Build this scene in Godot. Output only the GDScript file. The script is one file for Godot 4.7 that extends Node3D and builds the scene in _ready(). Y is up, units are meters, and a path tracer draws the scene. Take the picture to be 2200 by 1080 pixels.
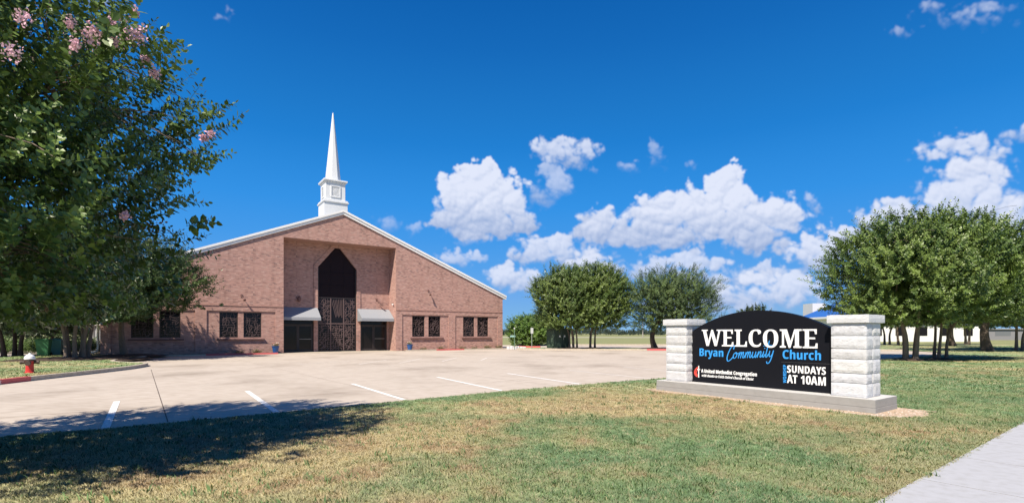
extends Node3D

# ---------------------------------------------------------------- helpers
var rng := RandomNumberGenerator.new()
var taken := {}
var M := {}
var EYE := 1.5


func numbered(called: String) -> String:
	if not taken.has(called):
		taken[called] = 0
		return called
	taken[called] += 1
	return "%s_%03d" % [called, taken[called]]


func tag(o: Node3D, label: String, category: String, group := "", kind := "") -> Node3D:
	if label != "":
		o.set_meta("label", label)
	if category != "":
		o.set_meta("category", category)
	if group != "":
		o.set_meta("group", group)
	if kind != "":
		o.set_meta("kind", kind)
	return o


func thing(called: String, label: String, category: String, at := Vector3.ZERO, turn := 0.0, group := "") -> Node3D:
	var o := Node3D.new()
	o.name = numbered(called)
	add_child(o)
	o.position = at
	o.rotation.y = turn
	tag(o, label, category, group)
	return o


func node(called: String, parent: Node3D) -> Node3D:
	var o := Node3D.new()
	o.name = called
	parent.add_child(o, true)
	return o


func obj(called: String, mesh: Mesh, material: Material, parent: Node3D = null) -> MeshInstance3D:
	var o := MeshInstance3D.new()
	o.mesh = mesh
	o.material_override = material
	if parent == null:
		o.name = numbered(called)
		add_child(o)
	else:
		o.name = called
		parent.add_child(o, true)
	if parent != null and called in ["grille", "tracery", "tracery_rays", "twigs", "louver", "rib", "flower", "vent_slats"]:
		o.set_meta("kind", "stuff")
	return o


func struct(called: String, mesh: Mesh, material: Material) -> MeshInstance3D:
	var o := obj(called, mesh, material)
	o.set_meta("kind", "structure")
	return o


func lin(r: float, g: float, b: float) -> Color:
	return Color(r, g, b).linear_to_srgb()


func mat(r: float, g: float, b: float, rough := 0.8, metal := 0.0) -> StandardMaterial3D:
	var m := StandardMaterial3D.new()
	m.albedo_color = lin(r, g, b)
	m.roughness = rough
	m.metallic = metal
	return m


func noise_of(seed_: int, freq: float, octaves := 4, type := FastNoiseLite.TYPE_SIMPLEX_SMOOTH) -> FastNoiseLite:
	var n := FastNoiseLite.new()
	n.seed = seed_
	n.frequency = freq
	n.noise_type = type
	n.fractal_type = FastNoiseLite.FRACTAL_FBM
	n.fractal_octaves = octaves
	return n


func noise_tex(seed_: int, freq: float, octaves: int, stops: Array, size := 512, normal := 0.0) -> NoiseTexture2D:
	var t := NoiseTexture2D.new()
	t.width = size
	t.height = size
	t.seamless = true
	t.noise = noise_of(seed_, freq, octaves)
	if normal > 0.0:
		t.as_normal_map = true
		t.bump_strength = normal
	elif stops.size() > 0:
		var g := Gradient.new()
		var off := PackedFloat32Array()
		var col := PackedColorArray()
		for s in stops:
			off.append(s[0])
			col.append(s[1])
		g.offsets = off
		g.colors = col
		t.color_ramp = g
	return t


func tri_map(m: StandardMaterial3D, tex: Texture2D, metres: float, world := true) -> StandardMaterial3D:
	m.albedo_texture = tex
	m.uv1_triplanar = true
	m.uv1_world_triplanar = world
	m.uv1_scale = Vector3.ONE / metres
	return m


func detail(m: StandardMaterial3D, tex: Texture2D, metres: float, world := true) -> StandardMaterial3D:
	m.detail_enabled = true
	m.detail_albedo = tex
	m.detail_blend_mode = BaseMaterial3D.BLEND_MODE_MUL
	m.detail_uv_layer = BaseMaterial3D.DETAIL_UV_2
	m.uv2_triplanar = true
	m.uv2_world_triplanar = world
	m.uv2_scale = Vector3.ONE / metres
	return m


func st_new() -> SurfaceTool:
	var st := SurfaceTool.new()
	st.begin(Mesh.PRIMITIVE_TRIANGLES)
	return st


func tri(st: SurfaceTool, a: Vector3, b: Vector3, c: Vector3, out_hint := Vector3.ZERO) -> void:
	var n := (c - a).cross(b - a).normalized()
	if out_hint != Vector3.ZERO and n.dot(out_hint) < 0.0:
		n = -n
		var t := b
		b = c
		c = t
	for p in [a, b, c]:
		st.set_normal(n)
		st.add_vertex(p)


func quad(st: SurfaceTool, a: Vector3, b: Vector3, c: Vector3, d: Vector3, out_hint := Vector3.ZERO) -> void:
	tri(st, a, b, c, out_hint)
	tri(st, a, c, d, out_hint)


# flat polygon in the plane z, facing +z
func poly_z(st: SurfaceTool, pts: PackedVector2Array, z: float, out_z := 1.0) -> void:
	var idx := Geometry2D.triangulate_polygon(pts)
	for i in range(0, idx.size(), 3):
		var a := pts[idx[i]]
		var b := pts[idx[i + 1]]
		var c := pts[idx[i + 2]]
		tri(st, Vector3(a.x, a.y, z), Vector3(b.x, b.y, z), Vector3(c.x, c.y, z), Vector3(0, 0, out_z))


func rect_z(st: SurfaceTool, x0: float, y0: float, x1: float, y1: float, z: float) -> void:
	quad(st, Vector3(x0, y0, z), Vector3(x1, y0, z), Vector3(x1, y1, z), Vector3(x0, y1, z), Vector3(0, 0, 1))


# horizontal polygon given as plan points (x, forward distance)
func poly_y(st: SurfaceTool, pts: PackedVector2Array, y: float) -> void:
	var idx := Geometry2D.triangulate_polygon(pts)
	for i in range(0, idx.size(), 3):
		var a := pts[idx[i]]
		var b := pts[idx[i + 1]]
		var c := pts[idx[i + 2]]
		tri(st, Vector3(a.x, y, -a.y), Vector3(b.x, y, -b.y), Vector3(c.x, y, -c.y), Vector3.UP)


func box(st: SurfaceTool, lo: Vector3, hi: Vector3, bevel := 0.0) -> void:
	var b := bevel
	if b <= 0.0:
		var v := []
		for i in 8:
			v.append(Vector3(hi.x if i & 1 else lo.x, hi.y if i & 2 else lo.y, hi.z if i & 4 else lo.z))
		quad(st, v[0], v[1], v[3], v[2], Vector3(0, 0, -1))
		quad(st, v[4], v[5], v[7], v[6], Vector3(0, 0, 1))
		quad(st, v[0], v[1], v[5], v[4], Vector3(0, -1, 0))
		quad(st, v[2], v[3], v[7], v[6], Vector3(0, 1, 0))
		quad(st, v[0], v[2], v[6], v[4], Vector3(-1, 0, 0))
		quad(st, v[1], v[3], v[7], v[5], Vector3(1, 0, 0))
		return
	var c := (lo + hi) * 0.5
	var h := (hi - lo) * 0.5
	for ax in 3:
		var u := (ax + 1) % 3
		var w := (ax + 2) % 3
		for s in [-1.0, 1.0]:
			var q := []
			for k in [[-1, -1], [1, -1], [1, 1], [-1, 1]]:
				var p := Vector3.ZERO
				p[ax] = s * h[ax]
				p[u] = k[0] * (h[u] - b)
				p[w] = k[1] * (h[w] - b)
				q.append(c + p)
			var o := Vector3.ZERO
			o[ax] = s
			quad(st, q[0], q[1], q[2], q[3], o)
			for s2 in [-1.0, 1.0]:
				if ax < 2 or true:
					var e := []
					for k in [-1.0, 1.0]:
						var p1 := Vector3.ZERO
						p1[ax] = s * h[ax]
						p1[u] = s2 * (h[u] - b)
						p1[w] = k * (h[w] - b)
						e.append(c + p1)
						var p2 := Vector3.ZERO
						p2[ax] = s * (h[ax] - b)
						p2[u] = s2 * h[u]
						p2[w] = k * (h[w] - b)
						e.append(c + p2)
					var o2 := Vector3.ZERO
					o2[ax] = s
					o2[u] = s2
					quad(st, e[0], e[1], e[3], e[2], o2)
	for sx in [-1.0, 1.0]:
		for sy in [-1.0, 1.0]:
			for sz in [-1.0, 1.0]:
				var g := Vector3(sx, sy, sz)
				tri(st, c + g * Vector3(h.x, h.y - b, h.z - b), c + g * Vector3(h.x - b, h.y, h.z - b), c + g * Vector3(h.x - b, h.y - b, h.z), g)


func box_mesh(lo: Vector3, hi: Vector3, bevel := 0.0) -> ArrayMesh:
	var st := st_new()
	box(st, lo, hi, bevel)
	return st.commit()


# a bar of rectangular section from a to b, wide across, thick along z
func bar_z(st: SurfaceTool, a: Vector2, b: Vector2, wide: float, z0: float, z1: float) -> void:
	var d := (b - a).normalized()
	var s := Vector2(-d.y, d.x) * wide * 0.5
	var p := [a + s, b + s, b - s, a - s]
	quad(st, Vector3(p[0].x, p[0].y, z1), Vector3(p[1].x, p[1].y, z1), Vector3(p[2].x, p[2].y, z1), Vector3(p[3].x, p[3].y, z1), Vector3(0, 0, 1))
	for k in 4:
		var u: Vector2 = p[k]
		var v: Vector2 = p[(k + 1) % 4]
		var m := (u + v) * 0.5 - (a + b) * 0.5
		quad(st, Vector3(u.x, u.y, z0), Vector3(v.x, v.y, z0), Vector3(v.x, v.y, z1), Vector3(u.x, u.y, z1), Vector3(m.x, m.y, 0))


func tube(st: SurfaceTool, pts: PackedVector3Array, radii: PackedFloat32Array, sides := 6, squash := 1.0, cap := true) -> void:
	var rings := []
	var up := Vector3(0.13, 0.31, 0.94).normalized()
	for i in pts.size():
		var t := (pts[mini(i + 1, pts.size() - 1)] - pts[maxi(i - 1, 0)]).normalized()
		var a := t.cross(up)
		if a.length() < 0.05:
			a = t.cross(Vector3(1, 0, 0.1))
		a = a.normalized()
		var b := t.cross(a).normalized()
		var ring := []
		for k in sides:
			var g := TAU * k / sides
			var off := (a * cos(g) + b * sin(g)) * radii[i]
			ring.append([pts[i] + Vector3(off.x, off.y, off.z * squash), Vector3(off.x, off.y, off.z / maxf(squash, 0.05)).normalized()])
		rings.append(ring)
	for i in pts.size() - 1:
		for k in sides:
			var k2 := (k + 1) % sides
			var q := [rings[i][k], rings[i][k2], rings[i + 1][k2], rings[i + 1][k]]
			var n := ((q[2][0] as Vector3) - (q[0][0] as Vector3)).cross((q[1][0] as Vector3) - (q[0][0] as Vector3))
			var flip: bool = n.dot(q[0][1]) < 0.0
			for t in [[0, 1, 2], [0, 2, 3]]:
				var o: Array = t if not flip else [t[0], t[2], t[1]]
				for w in o:
					st.set_normal(q[w][1])
					st.add_vertex(q[w][0])
	if cap:
		for e in [0, pts.size() - 1]:
			var d := (pts[e] - pts[1 if e == 0 else e - 1]).normalized()
			for k in range(1, sides - 1):
				tri(st, rings[e][0][0], rings[e][k][0], rings[e][k + 1][0], d)


func lathe(st: SurfaceTool, prof: PackedVector2Array, sides := 20, at := Vector3.ZERO) -> void:
	for i in prof.size() - 1:
		var a := prof[i]
		var b := prof[i + 1]
		var e := b - a
		var nn := Vector2(e.y, -e.x).normalized()
		for k in sides:
			var g0 := TAU * k / sides
			var g1 := TAU * (k + 1) / sides
			var v := []
			for w in [[a, g0], [a, g1], [b, g1], [b, g0]]:
				var p: Vector2 = w[0]
				v.append([at + Vector3(cos(w[1]) * p.x, p.y, sin(w[1]) * p.x), Vector3(cos(w[1]) * nn.x, nn.y, sin(w[1]) * nn.x)])
			var n := ((v[2][0] as Vector3) - (v[0][0] as Vector3)).cross((v[1][0] as Vector3) - (v[0][0] as Vector3))
			if n.length() < 1e-12:
				n = ((v[3][0] as Vector3) - (v[0][0] as Vector3)).cross((v[2][0] as Vector3) - (v[0][0] as Vector3))
			var flip: bool = n.dot((v[0][1] as Vector3) + (v[2][1] as Vector3)) < 0.0
			for t in [[0, 1, 2], [0, 2, 3]]:
				var o: Array = t if not flip else [t[0], t[2], t[1]]
				for w in o:
					st.set_normal(v[w][1])
					st.add_vertex(v[w][0])


func multi(called: String, mesh: Mesh, xf: Array, cols: PackedColorArray, material: Material, parent: Node3D = null) -> MultiMeshInstance3D:
	var mm := MultiMesh.new()
	mm.transform_format = MultiMesh.TRANSFORM_3D
	mm.use_colors = cols.size() > 0
	mm.mesh = mesh
	mm.instance_count = xf.size()
	for i in xf.size():
		mm.set_instance_transform(i, xf[i])
		if cols.size() > 0:
			mm.set_instance_color(i, cols[i])
	var o := MultiMeshInstance3D.new()
	o.multimesh = mm
	o.material_override = material
	if parent == null:
		o.name = numbered(called)
		add_child(o)
	else:
		o.name = called
		parent.add_child(o, true)
	return o


# plan point (x right, distance forward) to world
func at(x: float, d: float, y := 0.0) -> Vector3:
	return Vector3(x, y, -d)


# ---------------------------------------------------------------- sky
func sky_color(el: float) -> Vector3:
	var stops := [[0.0, Vector3(0.1854, 0.3401, 0.5308)], [1.2, Vector3(0.1440, 0.3092, 0.5055)], [4.0, Vector3(0.1045, 0.2662, 0.5412)], [7.0, Vector3(0.0630, 0.2363, 0.5412)], [10.0, Vector3(0.0395, 0.2115, 0.5308)], [13.7, Vector3(0.0230, 0.1882, 0.5105)], [17.0, Vector3(0.0162, 0.1640, 0.4665)], [20.0, Vector3(0.0103, 0.1393, 0.4203)], [23.0, Vector3(0.0088, 0.1234, 0.3810)], [29.0, Vector3(0.0052, 0.0930, 0.3206)], [33.0, Vector3(0.0036, 0.0788, 0.2872)], [45.0, Vector3(0.0028, 0.0544, 0.2206)], [90.0, Vector3(0.0024, 0.0395, 0.1692)]]
	for i in stops.size() - 1:
		if el <= stops[i + 1][0]:
			var t: float = (el - stops[i][0]) / (stops[i + 1][0] - stops[i][0])
			return (stops[i][1] as Vector3).lerp(stops[i + 1][1], clampf(t, 0, 1))
	return stops[-1][1]


func billow(n: FastNoiseLite, x: float, y: float) -> float:
	return absf(n.get_noise_2d(x, y)) + 0.5 * absf(n.get_noise_2d(x * 2.1 + 300.0, y * 2.1)) + 0.25 * absf(n.get_noise_2d(x * 4.3, y * 4.3 + 700.0)) + 0.13 * absf(n.get_noise_2d(x * 8.7 + 90.0, y * 8.7))


func paint_cloud(im: Image, blobs: Array, alpha: float, soft: float, amp: float, front: bool, n1: FastNoiseLite, n2: FastNoiseLite, thin := 0.0) -> void:
	var w := im.get_width()
	var h := im.get_height()
	var lo := Vector2(1e9, 1e9)
	var hi := Vector2(-1e9, -1e9)
	for b in blobs:
		lo.x = minf(lo.x, b[0] - b[2] * 1.5)
		lo.y = minf(lo.y, b[1] - b[3] * 1.6)
		hi.x = maxf(hi.x, b[0] + b[2] * 1.5)
		hi.y = maxf(hi.y, b[1] + b[3] * 1.5)
	var top := 1e9
	var bot := -1e9
	for b in blobs:
		top = minf(top, b[1] - b[3])
		bot = maxf(bot, b[1] + b[3])
	var az0: float = atan((lo.x - 1100.0) / 1100.0) if front else (lo.x - 1100.0) / 1100.0
	var az1: float = atan((hi.x - 1100.0) / 1100.0) if front else (hi.x - 1100.0) / 1100.0
	var el1: float = atan((715.0 - lo.y) / 1100.0)
	var el0: float = atan((715.0 - hi.y) / 1100.0 * (0.62 if front else 1.0))
	el0 = maxf(el0, 0.002)
	for c in range(int(floor(az0 / TAU * w)), int(floor(az1 / TAU * w)) + 1):
		var az := (c + 0.5) / w * TAU
		var px: float = 1100.0 + 1100.0 * (tan(az) if front else az)
		var ca: float = cos(az) if front else 1.0
		var cc := posmod(c, w)
		for r in range(int((0.5 - el1 / PI) * h), int((0.5 - el0 / PI) * h) + 1):
			var el := (0.5 - (r + 0.5) / h) * PI
			var py := 715.0 - 1100.0 * tan(el) / ca
			var wx := px + 16.0 * n2.get_noise_2d(px * 1.3, py * 1.3 + 900.0)
			var wy := py + 16.0 * n2.get_noise_2d(px * 1.3 + 500.0, py * 1.3)
			var d := -1.0
			var near := 0.0
			for b in blobs:
				var e := Vector2((wx - b[0]) / b[2], (wy - b[1]) / b[3] * (1.0 if wy < b[1] else 1.15))
				var v := 1.0 - e.length()
				near += maxf(0.0, v + 0.3)
				d = maxf(d, v)
			if d < -0.75:
				continue
			d += 0.12 * minf(near, 1.5)
			var n := (billow(n1, px, py * 1.15) - 0.56) * 1.25
			# crisp heaped tops, ragged soft undersides
			var rel := clampf((py - top) / (bot - top), 0.0, 1.0)
			var dens := d + amp * n - 0.01
			var a := smoothstep(0.0, soft * (0.8 + 2.0 * rel), dens) * alpha
			if a <= 0.004:
				continue
			var rise := (billow(n1, px - 4.0, py * 1.15 - 8.0) - 0.56) * 1.25 - n
			var lit := clampf(0.98 - 0.92 * smoothstep(0.3, 1.0, rel) - 0.36 * rise + 0.12 * n - thin * 0.7, 0.0, 1.0)
			lit *= clampf(0.55 + 0.9 * dens, 0.6, 1.0) if thin > 0.0 else 1.0
			var col := Vector3(0.221, 0.294, 0.462).lerp(Vector3(0.491, 0.526, 0.628), lit)
			var old := im.get_pixel(cc, r)
			var o := Vector3(old.r, old.g, old.b).lerp(col, a)
			im.set_pixel(cc, r, Color(o.x, o.y, o.z))


func make_sky() -> PanoramaSkyMaterial:
	var w := 4096
	var h := 2048
	var im := Image.create(w, h, false, Image.FORMAT_RGBAF)
	for r in h:
		var el := 90.0 - 180.0 * (r + 0.5) / h
		var c := sky_color(maxf(el, 0.0))
		if el < 0.0:
			c = Vector3(0.30, 0.29, 0.22)
		im.fill_rect(Rect2i(0, r, w, 1), Color(c.x, c.y, c.z))
	var n1 := noise_of(11, 0.0125, 1)
	n1.fractal_type = FastNoiseLite.FRACTAL_NONE
	var n2 := noise_of(23, 0.02, 3)
	# low far band first, the heaps over it
	paint_cloud(im, [[1175, 540, 80, 28], [1240, 560, 100, 24], [1170, 515, 38, 16], [1120, 550, 40, 16]], 0.9, 0.5, 0.7, true, n1, n2, 0.25)
	paint_cloud(im, [[1100, 600, 62, 36], [1140, 607, 50, 26], [1085, 580, 30, 22]], 0.9, 0.4, 0.6, true, n1, n2, 0.1)
	paint_cloud(im, [[1270, 568, 55, 26], [1245, 575, 40, 22], [1310, 580, 40, 18]], 0.85, 0.4, 0.6, true, n1, n2, 0.05)
	paint_cloud(im, [[990, 558, 55, 20], [1020, 553, 30, 14], [955, 562, 30, 14]], 0.7, 0.6, 0.7, true, n1, n2, 0.25)
	paint_cloud(im, [[1415, 582, 90, 32], [1475, 562, 65, 24], [1530, 570, 55, 22], [1370, 590, 40, 24]], 0.85, 0.5, 0.7, true, n1, n2, 0.3)
	paint_cloud(im, [[1570, 602, 85, 28], [1500, 600, 65, 22], [1650, 580, 60, 18]], 0.8, 0.6, 0.7, true, n1, n2, 0.35)
	paint_cloud(im, [[1600, 645, 130, 40], [1690, 630, 80, 46], [1720, 612, 45, 30], [1560, 650, 90, 34], [1500, 655, 70, 28], [1640, 600, 50, 24], [1420, 660, 60, 22]], 0.9, 0.5, 0.6, true, n1, n2, 0.2)
	paint_cloud(im, [[1745, 540, 48, 34], [1790, 535, 60, 38], [1760, 565, 55, 30]], 0.95, 0.4, 0.6, true, n1, n2, 0.1)
	paint_cloud(im, [[1815, 500, 30, 18], [1860, 505, 40, 25]], 0.9, 0.4, 0.6, true, n1, n2)
	paint_cloud(im, [[1925, 455, 62, 34], [1900, 490, 80, 45], [1970, 480, 70, 45]], 0.95, 0.4, 0.6, true, n1, n2, 0.1)
	paint_cloud(im, [[2060, 312, 80, 30], [2010, 332, 55, 20], [2115, 340, 70, 30], [2080, 360, 60, 30]], 0.9, 0.5, 0.7, true, n1, n2, 0.25)
	paint_cloud(im, [[2095, 395, 90, 66], [2050, 440, 100, 60], [2130, 455, 70, 60], [2020, 480, 110, 50], [2180, 520, 90, 60]], 0.95, 0.45, 0.6, true, n1, n2, 0.2)
	paint_cloud(im, [[2190, 480, 45, 55], [2240, 470, 60, 60]], 0.85, 0.4, 0.6, true, n1, n2, 0.15)
	paint_cloud(im, [[2190, 292, 34, 16], [2230, 285, 50, 20]], 0.7, 0.6, 0.7, true, n1, n2, 0.3)
	paint_cloud(im, [[1035, 375, 36, 38], [985, 405, 50, 48], [1045, 430, 92, 68], [1088, 430, 40, 52], [1035, 478, 108, 38], [958, 478, 42, 22], [1125, 490, 42, 20], [1040, 495, 95, 26], [1000, 450, 70, 50]], 1.0, 0.22, 0.42, true, n1, n2)
	paint_cloud(im, [[1190, 322, 55, 34], [1262, 325, 26, 30], [1225, 345, 50, 22]], 0.85, 0.45, 0.6, true, n1, n2, 0.2)
	paint_cloud(im, [[1195, 395, 42, 36], [1160, 425, 42, 30], [1185, 365, 36, 24]], 0.6, 0.6, 0.7, true, n1, n2, 0.35)
	paint_cloud(im, [[1270, 362, 18, 12]], 0.35, 0.7, 0.7, true, n1, n2, 0.4)
	paint_cloud(im, [[1572, 385, 34, 36], [1560, 425, 68, 45], [1480, 445, 105, 46], [1410, 465, 75, 46], [1295, 475, 32, 34], [1262, 495, 32, 42], [1330, 505, 100, 34], [1430, 510, 130, 34], [1650, 458, 82, 42], [1690, 468, 48, 40], [1560, 485, 120, 44], [1625, 520, 75, 34]], 1.0, 0.24, 0.42, true, n1, n2)
	paint_cloud(im, [[1745, 432, 20, 20], [1762, 445, 14, 14]], 0.6, 0.6, 0.7, true, n1, n2, 0.2)
	for f in [[1408, 335, 20, 32], [1355, 358, 22, 14], [1485, 352, 12, 14], [482, 38, 26, 14], [832, 482, 36, 20], [890, 497, 22, 18], [200, 8, 80, 16], [2085, 42, 90, 20], [2130, 18, 80, 16], [1935, 70, 40, 12], [2010, 15, 30, 18], [1010, 520, 40, 14]]:
		paint_cloud(im, [f], 0.42, 0.9, 0.9, true, n1, n2, 0.35)
	rng.seed = 77
	for k in 34:
		var az := rng.randf_range(0.95, TAU - 0.95)
		if az > PI:
			az -= TAU
		var cx := 1100.0 + az * 1100.0
		var cy := rng.randf_range(290.0, 640.0)
		var big := rng.randf_range(0.5, 1.2)
		var bl := []
		for j in 6:
			bl.append([cx + rng.randf_range(-120, 120) * big, cy + rng.randf_range(-30, 18) * big, rng.randf_range(40, 90) * big, rng.randf_range(26, 48) * big])
		paint_cloud(im, bl, rng.randf_range(0.7, 1.0), 0.3, 0.5, false, n1, n2, rng.randf_range(0.0, 0.2))
	var s := PanoramaSkyMaterial.new()
	s.panorama = ImageTexture.create_from_image(im)
	s.filter = true
	return s


# ---------------------------------------------------------------- materials
func brick_image(soldier := false) -> Image:
	var im := Image.create(1024, 1024, false, Image.FORMAT_RGBA8)
	im.fill(lin(0.40, 0.285, 0.245))
	rng.seed = 5 if not soldier else 6
	var cols := 15
	var rows := 48
	for r in rows:
		for c in cols + 1:
			var x0 := (c - 0.5 * (r % 2)) * 1024.0 / cols
			var y0 := r * 1024.0 / rows
			var k := rng.randf()
			var v := rng.randf_range(0.86, 1.14)
			var base := Vector3(0.43, 0.245, 0.205)
			if k < 0.16:
				base = Vector3(0.35, 0.195, 0.165)
			elif k < 0.22:
				base = Vector3(0.25, 0.15, 0.135)
			elif k > 0.86:
				base = Vector3(0.47, 0.295, 0.25)
			base *= v
			im.fill_rect(Rect2i(int(x0) + 2, int(y0) + 2, int(1024.0 / cols) - 3, int(1024.0 / rows) - 3), lin(base.x, base.y, base.z))
	return im


func make_materials() -> void:
	var bm := mat(1.0, 1.0, 1.0, 0.9)
	tri_map(bm, ImageTexture.create_from_image(brick_image()), 3.2, false)
	detail(bm, noise_tex(3, 0.012, 5, [[0.0, lin(0.74, 0.72, 0.71)], [0.4, lin(0.95, 0.94, 0.93)], [1.0, lin(1, 1, 1)]]), 7.0, false)
	bm.uv2_scale = Vector3(0.22, 0.09, 0.22)
	M.brick = bm
	M.brick_trim = mat(0.40, 0.24, 0.20, 0.9)
	tri_map(M.brick_trim, noise_tex(4, 0.06, 4, [[0.0, lin(0.78, 0.76, 0.75)], [1.0, lin(1, 1, 1)]], 256), 1.2, false)
	M.sill = mat(0.16, 0.085, 0.075, 0.85)
	M.white_paint = mat(0.80, 0.80, 0.79, 0.5)
	M.steeple = mat(0.66, 0.68, 0.70, 0.42)
	M.cream = mat(0.70, 0.67, 0.60, 0.6)
	M.roof = mat(0.45, 0.45, 0.44, 0.5)
	M.dark_glass = mat(0.009, 0.007, 0.008, 0.12)
	M.dark_glass.metallic_specular = 0.35
	M.bronze = mat(0.022, 0.016, 0.016, 0.5)
	M.dark_panel = mat(0.014, 0.008, 0.011, 0.55)
	M.dark_panel.metallic_specular = 0.25
	M.tracery = mat(0.115, 0.075, 0.074, 0.7)
	M.tracery_dim = mat(0.10, 0.066, 0.066, 0.7)
	M.black = mat(0.014, 0.014, 0.015, 0.4)
	M.awning = mat(0.27, 0.285, 0.31, 0.75)
	M.steel = mat(0.35, 0.35, 0.35, 0.35, 0.8)
	var conc := mat(0.95, 0.95, 0.95, 0.88)
	tri_map(conc, noise_tex(31, 0.02, 6, [[0.0, lin(0.405, 0.34, 0.275)], [0.45, lin(0.50, 0.435, 0.365)], [0.7, lin(0.53, 0.465, 0.395)], [1.0, lin(0.565, 0.51, 0.44)]], 1024), 7.0)
	conc.uv1_scale = Vector3(0.085, 0.14, 0.30)
	detail(conc, noise_tex(32, 0.008, 5, [[0.0, lin(0.66, 0.64, 0.62)], [0.3, lin(0.86, 0.85, 0.84)], [0.5, lin(0.97, 0.97, 0.97)], [1.0, lin(1, 1, 1)]], 512), 19.0)
	M.lot = conc
	M.joint = mat(0.10, 0.08, 0.07, 0.95)
	M.line = mat(0.78, 0.78, 0.77, 0.7)
	tri_map(M.line, noise_tex(36, 0.05, 4, [[0.0, lin(0.55, 0.48, 0.42)], [0.3, lin(0.8, 0.77, 0.73)], [0.5, lin(0.97, 0.97, 0.96)], [1.0, lin(1, 1, 1)]], 256), 0.7)
	M.line_worn = mat(0.62, 0.58, 0.53, 0.8)
	M.kerb = mat(0.52, 0.46, 0.375, 0.9)
	tri_map(M.kerb, noise_tex(37, 0.03, 5, [[0.0, lin(0.70, 0.68, 0.65)], [1.0, lin(1, 1, 1)]], 256), 1.4)
	M.kerb_red = mat(0.62, 0.13, 0.13, 0.7)
	tri_map(M.kerb_red, noise_tex(38, 0.05, 4, [[0.0, lin(0.75, 0.7, 0.7)], [1.0, lin(1, 1, 1)]], 256), 1.0)
	M.walk = mat(0.415, 0.425, 0.45, 0.9)
	tri_map(M.walk, noise_tex(39, 0.02, 6, [[0.0, lin(0.84, 0.83, 0.80)], [0.5, lin(0.95, 0.945, 0.94)], [1.0, lin(1, 1, 1)]], 512), 1.6)
	detail(M.walk, noise_tex(40, 0.2, 2, [[0.0, lin(0.9, 0.9, 0.89)], [0.6, lin(1, 1, 1)], [1.0, lin(1, 1, 1)]], 256), 0.35)
	var turf := StandardMaterial3D.new()
	turf.vertex_color_use_as_albedo = true
	turf.roughness = 0.95
	tri_map(turf, noise_tex(41, 0.06, 5, [[0.0, lin(0.62, 0.60, 0.55)], [0.5, lin(0.85, 0.85, 0.82)], [1.0, lin(1, 1, 1)]], 512), 1.3)
	M.turf = turf
	M.blade = StandardMaterial3D.new()
	M.blade.vertex_color_use_as_albedo = true
	M.blade.roughness = 0.75
	M.blade.backlight_enabled = true
	M.blade.backlight = Color(0.5, 0.5, 0.5)
	M.leaf = StandardMaterial3D.new()
	M.leaf.vertex_color_use_as_albedo = true
	M.leaf.roughness = 0.42
	M.leaf.backlight_enabled = true
	M.leaf.backlight = Color(0.5, 0.5, 0.5)
	M.leaf_dull = StandardMaterial3D.new()
	M.leaf_dull.vertex_color_use_as_albedo = true
	M.leaf_dull.roughness = 0.55
	M.leaf_dull.backlight_enabled = true
	M.leaf_dull.backlight = Color(0.5, 0.5, 0.5)
	M.bark = mat(0.21, 0.165, 0.13, 0.85)
	tri_map(M.bark, noise_tex(51, 0.03, 5, [[0.0, lin(0.55, 0.52, 0.5)], [1.0, lin(1, 1, 1)]], 256), 0.8, false)
	M.bark.uv1_scale = Vector3(2.4, 0.7, 2.4)
	M.bark_dark = mat(0.10, 0.078, 0.062, 0.95)
	tri_map(M.bark_dark, noise_tex(52, 0.05, 5, [[0.0, lin(0.45, 0.42, 0.4)], [1.0, lin(1, 1, 1)]], 256), 0.8, false)
	M.bark_dark.uv1_scale = Vector3(2.4, 0.7, 2.4)
	M.mulch = mat(0.075, 0.047, 0.032, 0.98)
	tri_map(M.mulch, noise_tex(53, 0.12, 4, [[0.0, lin(0.45, 0.42, 0.4)], [1.0, lin(1.0, 1.0, 1.0)]], 256), 0.9)
	M.soil = mat(0.52, 0.40, 0.29, 0.97)
	tri_map(M.soil, noise_tex(54, 0.06, 5, [[0.0, lin(0.68, 0.64, 0.6)], [1.0, lin(1, 1, 1)]], 256), 0.9)
	var stone := mat(0.585, 0.60, 0.63, 0.85)
	tri_map(stone, noise_tex(55, 0.025, 6, [[0.0, lin(0.82, 0.79, 0.75)], [0.4, lin(0.96, 0.95, 0.94)], [1.0, lin(1, 1, 1)]], 512), 0.9)
	stone.normal_enabled = true
	stone.normal_texture = noise_tex(56, 0.035, 6, [], 512, 6.0)
	stone.normal_scale = 0.7
	M.stone = stone
	M.stones = []
	for v in [[1.0, 1.0, 1.0], [0.92, 0.91, 0.90], [1.04, 1.03, 1.0], [0.96, 0.96, 0.98]]:
		var sm: StandardMaterial3D = stone.duplicate()
		sm.albedo_color = lin(0.585 * v[0], 0.60 * v[1], 0.63 * v[2])
		M.stones.append(sm)
	M.sign_concrete = mat(0.31, 0.305, 0.295, 0.9)
	tri_map(M.sign_concrete, noise_tex(57, 0.015, 6, [[0.0, lin(0.80, 0.79, 0.78)], [0.5, lin(0.95, 0.95, 0.95)], [1.0, lin(1, 1, 1)]], 512), 1.5)
	M.sign_top = mat(0.56, 0.555, 0.54, 0.9)
	tri_map(M.sign_top, noise_tex(58, 0.05, 5, [[0.0, lin(0.80, 0.79, 0.78)], [1.0, lin(1, 1, 1)]], 256), 0.8)
	M.sign_black = mat(0.007, 0.0075, 0.011, 0.45)
	M.sign_black.metallic_specular = 0.28
	M.letter_white = mat(0.86, 0.86, 0.86, 0.5)
	M.letter_blue = mat(0.035, 0.31, 0.78, 0.5)
	M.flame_red = mat(0.62, 0.06, 0.045, 0.5)


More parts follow.
